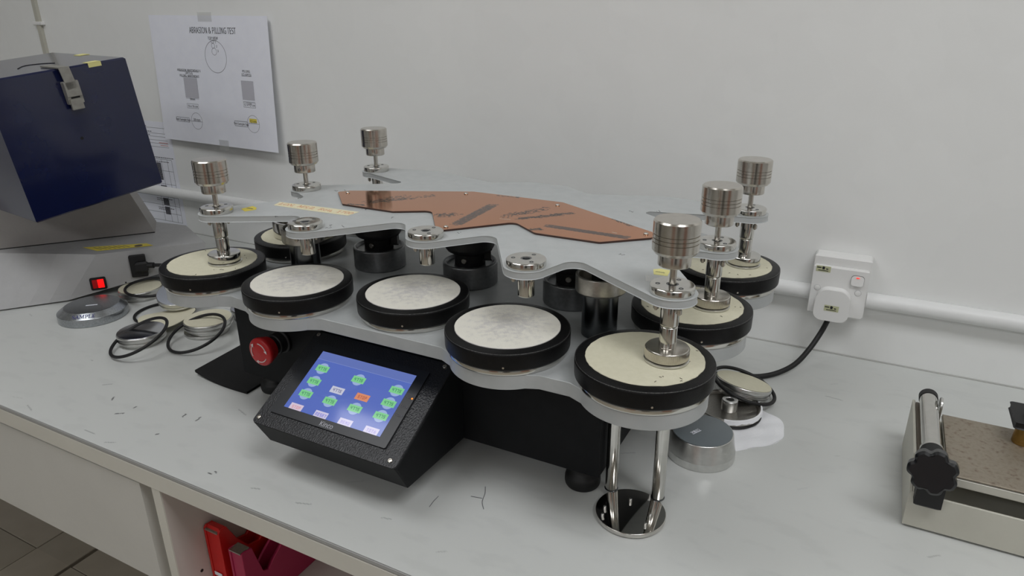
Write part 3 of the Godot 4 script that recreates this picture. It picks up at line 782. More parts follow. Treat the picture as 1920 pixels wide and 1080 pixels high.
	for j in 3:
		var pts := PackedVector3Array()
		var a0 := j * TAU / 3 + 0.5
		for i in 9: pts.append(Vector3(cos(a0 + i * 0.15) * 0.0152, 0.0491, sin(a0 + i * 0.15) * 0.0152))
		b.tube(pts, 0.0008, 6)
		var en := pts[8]; var tg := (pts[8] - pts[7]).normalized(); var ou := Vector3(en.x, 0, en.z).normalized()
		b.flat(en + ou * 0.003 + Vector3(0, 0.0008, 0), en - ou * 0.003 + Vector3(0, 0.0008, 0), en + tg * 0.0055 + Vector3(0, 0.0004, 0), Vector3.UP)
	part("arrow_print", b, M.ink_white, es, ex)
	build_panel(t)

func build_panel(t: Node3D) -> void:
	var ti := deg_to_rad(28.4)
	var c := Vector3(-0.067, 0.1178, -0.128)
	# panel frame: local x right, y out of the panel, z down the panel
	var w := Vector3(0, sin(ti), -cos(ti)); var nn := Vector3(0, cos(ti), sin(ti))
	var xf := Transform3D(Basis(Vector3.RIGHT, nn, -w), c)
	var W := 0.1165; var H := 0.078
	# housing: profile in (z, y), pulled along x
	var e := c - w * (H + 0.0) - nn * 0.003
	var top := c + w * H - nn * 0.003
	var lo := e - nn * 0.047
	var prof := PackedVector2Array([Vector2(e.z, e.y), Vector2(top.z, top.y), Vector2(-0.2163, top.y + 0.006), Vector2(-0.2163, 0.0315), Vector2(lo.z, lo.y)])
	var ax := Transform3D(Basis(Vector3(0, 0, 1), Vector3(1, 0, 0), Vector3(0, 1, 0)), Vector3.ZERO)
	var b := MB.new(); b.extrude(prof, c.x - W - 0.0015, c.x + W + 0.0015, 0.002, ax)
	var hs := part("panel_housing", b, M.black, t)
	b = MB.new(); b.extrude(fillet([[-W, -H, 0.005], [W, -H, 0.005], [W, H, 0.005], [-W, H, 0.005]]), -0.0025, 0.0, 0.0008)
	part("panel_frame", b, M.leather, t, xf)
	for sx in [-0.1105, 0.106]:
		for sz in [-0.0735, 0.0702]:
			b = MB.new(); b.lathe(rprof([Vector2(0, -0.001), Vector2(0.0032, -0.001), Vector2(0.0032, 0.0012), Vector2(0.0017, 0.0016), Vector2(0.0016, 0.0002), Vector2(0, 0.0002)], 0.0004), Transform3D.IDENTITY, 20)
			part("panel_screw", b, M.steel, hs, xf * Transform3D(Basis(), Vector3(sx, 0, sz)))
	# touch panel
	b = MB.new(); b.extrude(fillet([[-0.1003, -0.0577, 0.002], [0.0912, -0.0577, 0.002], [0.0912, 0.0582, 0.002], [-0.1003, 0.0582, 0.002]]), -0.0005, 0.0022, 0.0006)
	var tp := part("touch_panel", b, mat(hexc(34, 36, 40), 0.3), t, xf)
	part("display", screen_mesh(), screen_mat(), tp, xf)
	for q in [[0.0148, true, "PWR"], [0.0013, false, "CPU"], [-0.0122, false, "COM"]]:
		b = MB.new(); b.cyl(Vector3(0.0905 - 0.0016, 0.0021, -q[0]), 0.0012, 0.0006, 0.0002, 14)
		part("indicator_light", b, glow(Color(1.0, 0.5, 0.12), 1.6) if q[1] else M.ink_grey, tp, xf)
		words(q[2], 0.0034, M.ink_grey, tp, xf * Transform3D(Basis.from_euler(Vector3(-PI / 2, 0, 0)), Vector3(0.0832, 0.0023, -q[0])), "printed_text")
	words("Kinco", 0.0068, M.ink_pale, tp, xf * Transform3D(Basis.from_euler(Vector3(-PI / 2, 0, 0)), Vector3(-0.0046, 0.0023, 0.0535)), "printed_logo")

func screen_mesh() -> MB:
	var b := MB.new()
	b.quad(Vector3(-0.0832, 0.0024, 0.0466), Vector3(0.0766, 0.0024, 0.0466), Vector3(0.0766, 0.0024, -0.0483), Vector3(-0.0832, 0.0024, -0.0483), Vector3.UP)
	return b

func screen_mat() -> StandardMaterial3D:
	var W := 1024; var H := 608
	var im := make_image(W, H, hexc(92, 114, 196))
	var px := func(x: float) -> int: return int((x + 0.0832) / 0.1598 * W)
	var py := func(y: float) -> int: return int((0.0483 - y) / 0.0949 * H)
	im.fill_rect(Rect2i(0, 0, W, py.call(0.0355)), hexc(104, 122, 190))
	im.fill_rect(Rect2i(0, py.call(0.0355), W, 3), hexc(140, 156, 214))
	for q in [[-0.0654, 0.0219], [-0.0645, 0.0002], [-0.0639, -0.0204], [-0.0012, 0.0202], [0.0615, 0.0202], [0.0613, -0.0002], [0.0611, -0.0201], [-0.0221, -0.0208], [0.0197, -0.0206]]:
		var cx: int = px.call(q[0]); var cy: int = py.call(q[1])
		for y in range(-58, 59):
			for x in range(-58, 59):
				if x * x + y * y < 57 * 57 and cx + x >= 0 and cy + y >= 0 and cx + x < W and cy + y < H: im.set_pixel(cx + x, cy + y, hexc(160, 182, 226))
		im.fill_rect(Rect2i(cx - 66, cy - 31, 132, 62), hexc(134, 214, 150))
		draw_text(im, "4775", cx - 45, cy - 15, 6, hexc(78, 150, 110))
	for q in [[-0.0218, -0.0032, hexc(206, 208, 226), "4775", hexc(120, 122, 160)], [0.0201, -0.0027, hexc(226, 146, 110), "STOP", hexc(190, 104, 80)], [-0.0646, -0.0426, hexc(222, 206, 226), "STOP", hexc(226, 160, 170)], [-0.0219, -0.0426, hexc(214, 208, 236), "RESET", hexc(140, 140, 226)], [0.0187, -0.0426, hexc(214, 208, 236), "MENU", hexc(170, 160, 226)], [0.0605, -0.0426, hexc(214, 208, 236), "TOTA", hexc(170, 160, 226)]]:
		var cx: int = px.call(q[0]); var cy: int = py.call(q[1])
		im.fill_rect(Rect2i(cx - 68, cy - 32, 136, 64), q[2])
		draw_text(im, q[3], cx - q[3].length() * 11, cy - 14, 6, q[4])
	var m := mat(Color(0.02, 0.02, 0.03), 0.08)
	m.emission_enabled = true
	m.emission_texture = tex(im); m.emission = Color.BLACK
	m.emission_operator = BaseMaterial3D.EMISSION_OP_ADD
	m.emission_energy_multiplier = 0.85
	return m

func build_guide_plate() -> void:
	var t := thing("guide_plate", "grey lobed top plate carrying nine chrome guide discs and a copper coloured cover sheet", "guide plate", Vector3(0, 0.3, -0.35))
	# straight edges meet in fillets; each arm ends in a round lobe about its station
	var c := []
	var lobe := func(s: String, a0: float, a1: float) -> void:      # arc about a station, degrees, 0 = +x, 90 = +z
		var p: Vector2 = STN[s]
		var k := 12
		for i in k + 1:
			var a := deg_to_rad(lerpf(a0, a1, float(i) / k))
			c.append([p.x + cos(a) * 0.0257, p.y + sin(a) * 0.0257, 0.0])
	lobe.call("A", 215.0, 62.0)
	c.append([-0.2085, -0.2235, 0.016])
	lobe.call("D", 178.0, 40.0)
	c.append([-0.0625, -0.2645, 0.017])
	lobe.call("E", 150.0, 40.0)
	c.append([0.0785, -0.2665, 0.017])
	lobe.call("F", 145.0, 5.0)
	c.append([0.2075, -0.2225, 0.018])
	lobe.call("G", 118.0, -30.0)
	c.append([0.283, -0.305, 0.012])
	lobe.call("H", 105.0, -52.0)
	c.append([0.205, -0.4585, 0.009])
	lobe.call("I", 100.0, -85.0)
	c.append([0.22, -0.5605, 0.03]); c.append([0.105, -0.521, 0.02]); c.append([0.053, -0.5575, 0.02]); c.append([-0.018, -0.5575, 0.02]); c.append([-0.072, -0.525, 0.02]); c.append([-0.2, -0.5625, 0.03])
	lobe.call("C", 265.0, 75.0)
	c.append([-0.2, -0.458, 0.009])
	lobe.call("B", 235.0, 80.0)
	c.append([-0.281, -0.3035, 0.012])
	var b := MB.new(); b.extrude(fillet(c), 0.3115, 0.32, 0.0007)
	part("plate", b, M.plate, t)
	# guide discs: chrome disc, bearing, three socket screws; sleeve and nuts below
	b = MB.new(); b.lathe(rprof([Vector2(0.0062, 0), Vector2(0.0226, 0), Vector2(0.0229, 0.0008), Vector2(0.0229, 0.0074), Vector2(0.0217, 0.0085), Vector2(0.0062, 0.0085), Vector2(0.0062, 0)], 0.0004), Transform3D.IDENTITY, 64)
	var disc := b.mesh()
	b = MB.new(); b.lathe(rprof([Vector2(0.0044, 0.0002), Vector2(0.0061, 0.0002), Vector2(0.0061, 0.0081), Vector2(0.0054, 0.0078), Vector2(0.0044, 0.0081), Vector2(0.0044, 0.0002)], 0.0003), Transform3D.IDENTITY, 32)
	var bear := b.mesh()
	b = MB.new(); b.lathe(PackedVector2Array([Vector2(0, 0.0001), Vector2(0.0044, 0.0001), Vector2(0.0044, 0.0003), Vector2(0, 0.0003)]), Transform3D.IDENTITY, 24)
	var bore := b.mesh()
	b = MB.new(); b.lathe(rprof([Vector2(0, 0.007), Vector2(0.0025, 0.007), Vector2(0.0025, 0.0088), Vector2(0.0013, 0.0088), Vector2(0.0012, 0.0075), Vector2(0, 0.0075)], 0.0003), Transform3D.IDENTITY, 18)
	var scr := b.mesh()
	b = MB.new(); b.lathe(rprof([Vector2(0.0045, 0), Vector2(0.0094, 0), Vector2(0.0098, 0.0008), Vector2(0.0098, 0.028), Vector2(0.0045, 0.028), Vector2(0.0045, 0)], 0.0004), Transform3D.IDENTITY, 40)
	var slv := b.mesh()
	b = MB.new(); b.cyl(Vector3(0, -0.0108, 0), 0.003, 0.0055, 0.0005, 6); b.cyl(Vector3(0, -0.0122, 0), 0.0017, 0.0122, 0.0003, 12)
	var nut := b.mesh()
	for s in STN:
		var p: Vector2 = STN[s]
		var xf := T(p.x, 0.3201, p.y)
		var g := part("guide_disc", disc, M.chrome, t, xf)
		part("bearing", bear, M.drive, g, xf)
		part("bore", bore, M.hole, g, xf)
		part("guide_sleeve", slv, M.chrome, t, T(p.x, 0.2835, p.y))
		for k in 3:
			var a := deg_to_rad(k * 120.0 + 160.0)
			part("socket_screw", scr, M.gunmetal, g, T(p.x + cos(a) * 0.0148, 0.3201, p.y + sin(a) * 0.0148))
			part("nut", nut, M.steel, g, T(p.x + cos(a) * 0.0148, 0.3115, p.y + sin(a) * 0.0148))
	# copper coloured sheet held by screws
	var cu := fillet([[-0.256, -0.349, 0.006], [-0.243, -0.364, 0.004], [-0.062, -0.446, 0.012], [0.093, -0.446, 0.01], [0.262, -0.354, 0.005], [0.265, -0.332, 0.004], [0.213, -0.2855, 0.006], [0.124, -0.2855, 0.012], [0.0785, -0.3185, 0.012], [0.0125, -0.2445, 0.006], [0.001, -0.2425, 0.004], [-0.056, -0.3185, 0.014], [-0.104, -0.2905, 0.008], [-0.198, -0.2915, 0.008]])
	b = MB.new(); b.extrude(cu, 0.3204, 0.3226, 0.0003, Transform3D.IDENTITY)
	var cm := part("copper_sheet", b, mat(hexc(66, 40, 30), 0.3), t)
	b = MB.new()
	var idx := Geometry2D.triangulate_polygon(cu)
	for i in range(0, idx.size(), 3):
		var q := []
		for k in 3: q.append(cu[idx[i + k]])
		var vs := []
		var us := []
		for k in 3:
			vs.append(Vector3(q[k].x, 0.3228, q[k].y)); us.append(Vector2((q[k].x + 0.27) / 0.54, (q[k].y + 0.46) / 0.23))
		b.tri(vs[0], vs[1], vs[2], Vector3.UP, Vector3.UP, Vector3.UP, us[0], us[1], us[2])
	part("mirror_face", b, copper_mat(), cm)
	for q in [[-0.236, -0.3498], [-0.064, -0.4268], [0.0081, -0.2561], [0.094, -0.4252], [0.2542, -0.3424]]:
		b = MB.new(); b.lathe(rprof([Vector2(0, 0), Vector2(0.0032, 0), Vector2(0.0032, 0.0012), Vector2(0.002, 0.0024), Vector2(0, 0.0028)], 0.0006), Transform3D.IDENTITY, 20)
		part("sheet_screw", b, M.steel, cm, T(q[0], 0.3227, q[1]))
	# taped notes
	var note := func(pts: Array, m: Material, called: String) -> MeshInstance3D:
		var poly := PackedVector2Array()
		for p in pts: poly.append(Vector2(p[0], p[1]))
		var k := MB.new(); k.extrude(poly, 0.32005, 0.3203, 0.0)
		return part(called, k, m, t)
	var mt: MeshInstance3D = note.call([[-0.2925, -0.247], [-0.2985, -0.2655], [-0.225, -0.2705], [-0.1515, -0.2735], [-0.1535, -0.2505], [-0.22, -0.2475]], M.masking, "masking_tape")
	words("LON,  M5/2,  Rou,  1700", 0.0095, M.ink_orange, mt, Transform3D(Basis.from_euler(Vector3(-PI / 2, 0.033, 0)), Vector3(-0.222, 0.3204, -0.2595)), "handwriting", "Droid Serif")
	var y1: MeshInstance3D = note.call([[-0.3195, -0.2095], [-0.3165, -0.229], [-0.304, -0.2245], [-0.2965, -0.2165], [-0.3035, -0.2015]], M.yellow, "yellow_note")
	scribble(y1, Vector3(-0.309, 0.3204, -0.2165), 0.006)
	var y2: MeshInstance3D = note.call([[0.2995, -0.2255], [0.3045, -0.2105], [0.3195, -0.2115], [0.3175, -0.2305], [0.306, -0.2315]], M.tape_y, "yellow_note")
	scribble(y2, Vector3(0.309, 0.3204, -0.2195), 0.005)
	note.call([[0.2975, -0.2035], [0.3035, -0.186], [0.318, -0.192], [0.314, -0.208]], M.clear_tape, "clear_tape")
	# ink specks worn into the plate paint
	var r := RandomNumberGenerator.new(); r.seed = 77
	var sp := MB.new()
	for q in [[-0.19, -0.35], [-0.17, -0.33], [-0.155, -0.29], [-0.14, -0.2], [-0.135, -0.19], [-0.125, -0.205], [-0.27, -0.36], [-0.262, -0.37], [0.235, -0.47], [0.2, -0.45], [-0.09, -0.27], [0.03, -0.25], [0.25, -0.26], [-0.11, -0.37], [-0.24, -0.2], [0.255, -0.45]]:
		var c3 := Vector3(q[0], 0.32008, q[1])
		for k in 3:
			var o := c3 + Vector3(r.randf_range(-0.004, 0.004), 0, r.randf_range(-0.003, 0.003))
			var d := Vector3(r.randf_range(-1, 1), 0, r.randf_range(-1, 1)).normalized() * r.randf_range(0.0006, 0.0028)
			sp.tube(PackedVector3Array([o - d, o, o + d * 0.8]), 0.00025, 5)
	part("ink_mark", sp, M.ink, t).set_meta("kind", "stuff")

func scribble(parent: Node3D, c: Vector3, w: float) -> void:
	var b := MB.new()
	var p := PackedVector3Array()
	for i in 16: p.append(c + Vector3(lerpf(-w, w, i / 15.0), 0, sin(i * 1.9) * w * 0.28))
	b.tube(p, 0.00025, 5)
	part("handwriting", b, M.ink_grey, parent)

func copper_mat() -> StandardMaterial3D:
	var W := 1024; var H := 436
	var im := make_image(W, H, hexc(216, 148, 106))
	var X := func(x: float) -> float: return (x + 0.27) / 0.54 * W
	var Y := func(z: float) -> float: return (z + 0.46) / 0.23 * H
	var r := RandomNumberGenerator.new(); r.seed = 8
	# worn print: broken dark strokes in bands that lie askew
	for q in [[-0.17, -0.312, -0.14, -0.37, 0.010, 150], [-0.155, -0.325, -0.10, -0.40, 0.007, 110], [-0.038, -0.3, -0.012, -0.315, 0.009, 90], [0.05, -0.335, 0.085, -0.40, 0.008, 150], [0.075, -0.335, 0.13, -0.395, 0.005, 240], [0.107, -0.295, 0.125, -0.303, 0.004, 40], [0.19, -0.395, 0.225, -0.37, 0.003, 50], [-0.02, -0.44, 0.02, -0.443, 0.002, 30], [-0.19, -0.294, -0.165, -0.3, 0.003, 40]]:
		for i in int(q[5]):
			var f := r.randf()
			var p := Vector2(lerpf(q[0], q[2], f), lerpf(q[1], q[3], f)) + Vector2(r.randf_range(-1, 1), r.randf_range(-1, 1)) * float(q[4])
			var d := Vector2(q[2] - q[0], q[3] - q[1]).normalized().rotated(r.randf_range(-0.5, 0.5)) * r.randf_range(0.001, 0.004)
			stroke(im, Vector2(X.call(p.x), Y.call(p.y)), Vector2(X.call(p.x + d.x), Y.call(p.y + d.y)), Color(0.16, 0.13, 0.12, 0.55), 1.0)
	# grey adhesive patches with ragged outlines
	for q in [[0.012, -0.275, 0.006, -0.385, 0.0075], [0.125, -0.322, 0.235, -0.318, 0.006]]:
		for i in 1500:
			var f := r.randf()
			var p := Vector2(lerpf(q[0], q[2], f), lerpf(q[1], q[3], f)) + Vector2(r.randf_range(-1, 1), r.randf_range(-1, 1)) * float(q[4])
			stroke(im, Vector2(X.call(p.x), Y.call(p.y)), Vector2(X.call(p.x + 0.002), Y.call(p.y)), Color(0.42, 0.34, 0.31, 0.3), 1.0)
	stroke(im, Vector2(X.call(0.052), Y.call(-0.3245)), Vector2(X.call(0.067), Y.call(-0.327)), Color(0.95, 0.92, 0.85, 0.9), 1.0)
	stroke(im, Vector2(X.call(0.213), Y.call(-0.332)), Vector2(X.call(0.219), Y.call(-0.331)), Color(0.95, 0.92, 0.85, 0.9), 1.0)
	var m := mat(Color.WHITE, 0.09, 1.0)
	m.albedo_texture = tex(im)
	return m

func build_weights() -> void:
	# loading weight: grooved steel cylinder, collar and spindle
	var st: Vector2 = STN["G"]
	var g := "loading weights on the guide plate"
	var t := thing("loading_weight", "nearest grooved steel weight, at the front right corner beside the yellow note", "weight", Vector3(st.x, 0.3286, st.y), g)
	var o := Vector3(st.x, 0.3286, st.y)
	var b := MB.new()
	var p := [Vector2(0, 0.0325), Vector2(0.0165, 0.0325), Vector2(0.0205, 0.0335), Vector2(0.0233, 0.0372)]
	for y in [0.0458, 0.0500, 0.0541]:
		p.append_array([Vector2(0.0233, y - 0.0006), Vector2(0.0223, y - 0.0003), Vector2(0.0223, y + 0.0003), Vector2(0.0233, y + 0.0006)])
	p.append_array([Vector2(0.0233, 0.0665), Vector2(0.0218, 0.0681), Vector2(0, 0.0681)])
	b.lathe(PackedVector2Array(p), Transform3D(Basis(), o), 96)
	part("weight_body", b, M.steel, t)
	b = MB.new(); b.lathe(rprof([Vector2(0, 0.0205), Vector2(0.0161, 0.0205), Vector2(0.0166, 0.0212), Vector2(0.0166, 0.0325), Vector2(0, 0.0325)], 0.0004), Transform3D(Basis(), o), 64)
	var cl := part("collar", b, M.steel, t)
	b = MB.new(); b.lathe(rprof([Vector2(0, 0), Vector2(0.0022, 0), Vector2(0.0022, 0.0008), Vector2(0.0011, 0.0009), Vector2(0.0011, -0.0004), Vector2(0, -0.0004)], 0.0002), Transform3D.IDENTITY, 20)
	var sxf := Transform3D(Basis.from_euler(Vector3(PI / 2, 0, 0)), o + Vector3(0, 0.0265, 0.0163))
	sxf = Transform3D(Basis(), o) * Transform3D(Basis.from_euler(Vector3(0, 2.6, 0)), Vector3.ZERO) * Transform3D(Basis.from_euler(Vector3(PI / 2, 0, 0)), Vector3(0, 0.0265, 0.0163))
	part("set_screw", b, M.gunmetal, cl, sxf)
	b = MB.new(); b.cyl(o + Vector3(0, -0.0078, 0), 0.0036, 0.0295, 0.0003, 28)
	part("spindle", b, M.steel, t)
	for q in [["H", "grooved steel weight in the middle of the right-hand row of three", 0.4], ["I", "grooved steel weight at the back right corner, nearest the wall socket", 0.9], ["A", "grooved steel weight at the front left, beside the blue box and its yellow note", 1.3], ["B", "grooved steel weight second from the front on the left, screw showing in its collar", -2.35], ["C", "farthest grooved steel weight, at the back left corner under the wall sheet", 2.2]]:
		var s: Vector2 = STN[q[0]]
		dup(t, Vector3(s.x, 0.3286, s.y), q[1], q[2])
	# specimen holders standing on the cloth discs under the weights
	for q in [["G", true, "nearest specimen holder, knurled steel foot on the front right cream disc"], ["H", true, "knurled specimen holder on the middle disc of the right-hand row"], ["I", false, "smooth specimen holder on the back right cream disc near the wall"], ["A", false, "smooth specimen holder on the front left cream disc"]]:
		var s: Vector2 = STN[q[0]]
		var h := thing("specimen_holder", q[2], "specimen holder", Vector3(s.x, 0.2432, s.y), "specimen holders under the weights")
		var c := Vector3(s.x, 0.2432, s.y)
		b = MB.new(); b.lathe(rprof([Vector2(0, 0), Vector2(0.0234, 0), Vector2(0.0238, 0.0006), Vector2(0.0238, 0.0022), Vector2(0.0225, 0.0026), Vector2(0, 0.0026)], 0.0003), Transform3D(Basis(), c), 64)
		part("base_ring", b, M.alu, h)
		b = MB.new()
		b.lathe(rprof([Vector2(0, 0.0031), Vector2(0.0215, 0.0031), Vector2(0.0218, 0.0038), Vector2(0.0229, 0.0042), Vector2(0.0229, 0.0143), Vector2(0.0221, 0.0153), Vector2(0, 0.0153)], 0.0003), Transform3D(Basis(), c), 64, 0.0045 if q[1] else -1.0, 0.0141)
		part("knurled_nut" if q[1] else "nut_ring", b, M.steel if q[1] else M.chrome, h)
		b = MB.new(); b.lathe(rprof([Vector2(0, 0.015), Vector2(0.009, 0.015), Vector2(0.0092, 0.016), Vector2(0.0092, 0.0385), Vector2(0.0082, 0.0395), Vector2(0, 0.0395)], 0.0003), Transform3D(Basis(), c), 40)
		part("stem", b, M.chrome, h)
	# wide chrome cup on the second left disc, under the plate arm
	var w := thing("chrome_cup", "wide chrome ring cup on the second left pad, half hidden under the plate arm", "ring cup", Vector3(-0.337, 0.2432, -0.35))
	b = MB.new(); b.lathe(rprof([Vector2(0, 0), Vector2(0.05, 0), Vector2(0.0512, 0.001), Vector2(0.0512, 0.0265), Vector2(0.05, 0.0275), Vector2(0.046, 0.0275), Vector2(0.0455, 0.004), Vector2(0, 0.004)], 0.0006), T(-0.337, 0.2432, -0.35), 96)
	part("cup", b, M.chrome, w)


func build_left_tester() -> void:
	var t := thing("tumble_tester", "grey tumble tester base with red lit switch, barcode label and yellow label", "test machine", Vector3(-1.15, 0, -0.36))
	var a := Vector3(0.62, 0, -0.78).normalized(); var n := Vector3(0.78, 0, 0.62).normalized()
	# base: wedge-shaped case, its front folding inwards at the left
	var bl := Vector3(-1.2655, 0.002, -0.0205); var b1 := Vector3(-1.031, 0.004, -0.3158); var b2 := Vector3(-0.8484, 0.056, -0.5456)
	var t0 := Vector3(-1.389, 0.1, -0.193); var t1 := Vector3(-0.9859, 0.1004, -0.3726); var t2 := Vector3(-0.8484, 0.0992, -0.5456)
	var t3 := Vector3(-1.005, 0.1, -0.62); var t4 := Vector3(-1.5, 0.1, -0.56); var u3 := Vector3(-1.005, 0.056, -0.62); var u4 := Vector3(-1.5, 0.03, -0.56)
	var m := MB.new()
	var k := 10
	for i in k:                                           # softly twisted left front face
		for j in k:
			var q := func(x: float, y: float) -> Vector3: return bl.lerp(b1, x).lerp(t0.lerp(t1, x), y)
			m.quad(q.call(float(i) / k, float(j) / k), q.call(float(i + 1) / k, float(j) / k), q.call(float(i + 1) / k, float(j + 1) / k), q.call(float(i) / k, float(j + 1) / k), Vector3(0.5, 0.3, 0.6))
	m.quad(b1, b2, t2, t1, n)
	m.quad(b2, u3, t3, t2, Vector3(0.2, 0, -1)); m.quad(u3, u4, t4, t3, Vector3(0, 0, -1))
	m.quad(bl, u4, t4, t0, Vector3(-1, 0, 0.2))
	m.flat(t0, t1, t4, Vector3.UP); m.flat(t1, t2, t3, Vector3.UP); m.flat(t1, t3, t4, Vector3.UP)
	m.flat(bl, b1, u4, Vector3.DOWN); m.flat(b1, u3, u4, Vector3.DOWN); m.flat(b1, b2, u3, Vector3.DOWN)
	part("base_case", m, M.grey_case, t)
	for q in [[-1.04, -0.40, 0.02], [-0.925, -0.56, 0.045], [-1.25, -0.12, 0.012], [-1.4, -0.48, 0.026], [-1.02, -0.58, 0.05]]:
		m = MB.new(); m.cyl(Vector3(q[0], 0.0003, q[1]), 0.014, q[2], 0.002, 24)
		part("foot", m, M.rubber, t)
	# upper housing
	var h0 := Vector3(-1.0175, 0.1003, -0.5425); var h1 := h0 - a * 0.46
	var g0 := Vector3(-1.0425, 0.213, -0.5105); var g1 := g0 - a * 0.40
	var bk := -n * 0.11
	m = MB.new()
	m.quad(h0, h1, g1, g0, n); m.quad(h0 + bk, h1 + bk, g1 + bk * 0.9, g0 + bk * 0.9, -n); m.quad(h0, h0 + bk, g0 + bk * 0.9, g0, a); m.quad(h1, h1 + bk, g1 + bk * 0.9, g1, -a); m.quad(g0, g1, g1 + bk * 0.9, g0 + bk * 0.9, Vector3.UP)
	part("upper_housing", m, M.grey_case2, t)
	m = MB.new()
	m.quad(h0 + n * 0.0004 + Vector3(0, 0.0002, 0), h1 + n * 0.0004 + Vector3(0, 0.0002, 0), h1 + n * 0.0004 + Vector3(0, 0.0022, 0), h0 + n * 0.0004 + Vector3(0, 0.0022, 0), n)
	part("seam", m, M.dark_gap, t)
	m = MB.new(); m.box(Vector3(-1.33, 0.1, -0.43), Vector3(-1.25, 0.43, -0.31), 0.004)
	part("drive_column", m, M.grey_case2, t)
	m = MB.new(); m.tube(PackedVector3Array([Vector3(-1.26, 0.368, -0.38), Vector3(-1.182, 0.368, -0.3725)]), 0.014, 24)
	part("axle", m, M.steel, t)
	# lit rocker switch
	var face := Transform3D(Basis(a, Vector3.UP, n), Vector3(-0.991, 0.034, -0.3662) + n * 0.0005)
	m = MB.new(); m.extrude(fillet([[-0.0152, -0.0137, 0.003], [0.0152, -0.0137, 0.003], [0.0152, 0.0137, 0.003], [-0.0152, 0.0137, 0.003]]), 0, 0.0025, 0.0006, face * Transform3D(Basis.from_euler(Vector3(PI / 2, 0, 0)) , Vector3.ZERO))
	var sw := part("switch_frame", m, M.rubber, t)
	m = MB.new(); m.box(Vector3(-0.0112, -0.0098, 0.002), Vector3(-0.001, 0.0098, 0.0042), 0.0006, face)
	part("dim_rocker_half", m, glow(Color(0.55, 0.02, 0.03), 0.35), sw)
	m = MB.new(); m.box(Vector3(-0.001, -0.0098, 0.002), Vector3(0.0112, 0.0098, 0.0036), 0.0006, face)
	part("lit_rocker_half", m, glow(Color(1.0, 0.07, 0.07), 0.95), sw)
	m = MB.new(); m.cyl(Vector3(0, 0, 0), 0.0018, 0.001, 0.0003, 12)
	part("case_screw", m, M.hole, t, Transform3D(Basis(a, n, -Vector3.UP), Vector3(-0.958, 0.0275, -0.4078)))
	# labels
	m = MB.new()
	m.quad(Vector3(-1.061, 0.1009, -0.3895), Vector3(-1.005, 0.1009, -0.388), Vector3(-0.928, 0.1009, -0.4715), Vector3(-0.957, 0.1009, -0.4755), Vector3.UP)
	var yl := part("yellow_label", m, M.yellow, t)
	m = MB.new()
	for i in 7:
		var f := 0.1 + i * 0.085
		var p0 := Vector3(-1.05, 0.1011, -0.3905).lerp(Vector3(-0.962, 0.1011, -0.4712), f); var p1 := Vector3(-1.008, 0.1011, -0.3905).lerp(Vector3(-0.934, 0.1011, -0.4695), f)
		m.quad(p0.lerp(p1, 0.12), p0.lerp(p1, 0.85), p0.lerp(p1, 0.85) + a * 0.0025, p0.lerp(p1, 0.12) + a * 0.0025, Vector3.UP)
	m.lathe(PackedVector2Array([Vector2(0, 0), Vector2(0.0085, 0), Vector2(0.0085, 0.0002), Vector2(0, 0.0002)]), T(-0.958, 0.1009, -0.4555), 24)
	part("printed_mark", m, M.bound, yl)
	var lf := Transform3D(Basis(a, Vector3.UP, n), Vector3(-1.2066, 0.1265, -0.3093) + n * 0.0012)
	m = MB.new(); m.box(Vector3(-0.055, -0.0222, -0.001), Vector3(0.0235, 0.0222, 0.0006), 0.0002, lf)
	var bc := part("barcode_label", m, M.paper, t)
	m = MB.new()
	var r := RandomNumberGenerator.new(); r.seed = 9
	var x := -0.05
	while x < 0.018:
		var w := r.randf_range(0.0008, 0.0032)
		m.box(Vector3(x, -0.018, 0.0006), Vector3(x + w, -0.003, 0.0009), 0.0, lf); x += w + r.randf_range(0.0008, 0.002)
	x = -0.05
	while x < 0.02:
		var w := r.randf_range(0.001, 0.003)
		m.box(Vector3(x, 0.0105, 0.0006), Vector3(x + w, 0.0125, 0.0009), 0.0, lf); x += w + 0.0008
	m.box(Vector3(-0.03, 0.002, 0.0006), Vector3(-0.012, 0.0042, 0.0009), 0.0, lf)
	part("printed_bars", m, M.ink, bc)
	# appliance connector with its lead
	var c := thing("power_connector", "black angled power connector plugged into the side of the grey base", "plug", Vector3(-0.938, 0.04, -0.433))
	var pf := Transform3D(Basis(a, Vector3.UP, n), Vector3(-0.938, 0.0645, -0.4333) + n * 0.001)
	m = MB.new(); m.box(Vector3(-0.0165, -0.0255, 0), Vector3(0.0165, 0.0255, 0.009), 0.002, pf)
	var pb := part("connector_body", m, M.rubber, c)
	m = MB.new(); m.box(Vector3(-0.006, -0.012, 0.009), Vector3(0.02, 0.0115, 0.022), 0.004, pf)
	part("strain_relief", m, M.rubber, c)
	m = MB.new()
	var q0 := pf * Vector3(0.018, 0.002, 0.016)
	m.tube(PackedVector3Array([q0, q0 + a * 0.014 + n * 0.006]), 0.0065, 16)
	m.tube(spline(PackedVector3Array([q0 + a * 0.012 + n * 0.005, q0 + a * 0.035 + n * 0.016, q0 + a * 0.07 + n * 0.02 - Vector3(0, 0.01, 0), q0 + a * 0.11 + n * 0.01 - Vector3(0, 0.045, 0), q0 + a * 0.16 - Vector3(0, 0.059, 0), q0 + a * 0.24 - Vector3(0, 0.0605, 0)])), 0.0038, 12)
	part("lead", m, M.rubber, c)
	# ---- the blue box hung on the axle, stopped askew
	var u := Vector3(0.117, 0.1108, -0.987).normalized(); var v := Vector3(-0.0034, 0.9939, 0.1104)
	v = (v - u * v.dot(u)).normalized()
	var w3 := u.cross(v)
	var bx := Transform3D(Basis(u, v, w3), Vector3(-0.8838, 0.3652, -0.3381))
	var o := thing("blue_box", "dark blue tumbling box with a grey buckle strap, hung askew at the left", "box", Vector3(-1.03, 0.22, -0.35))
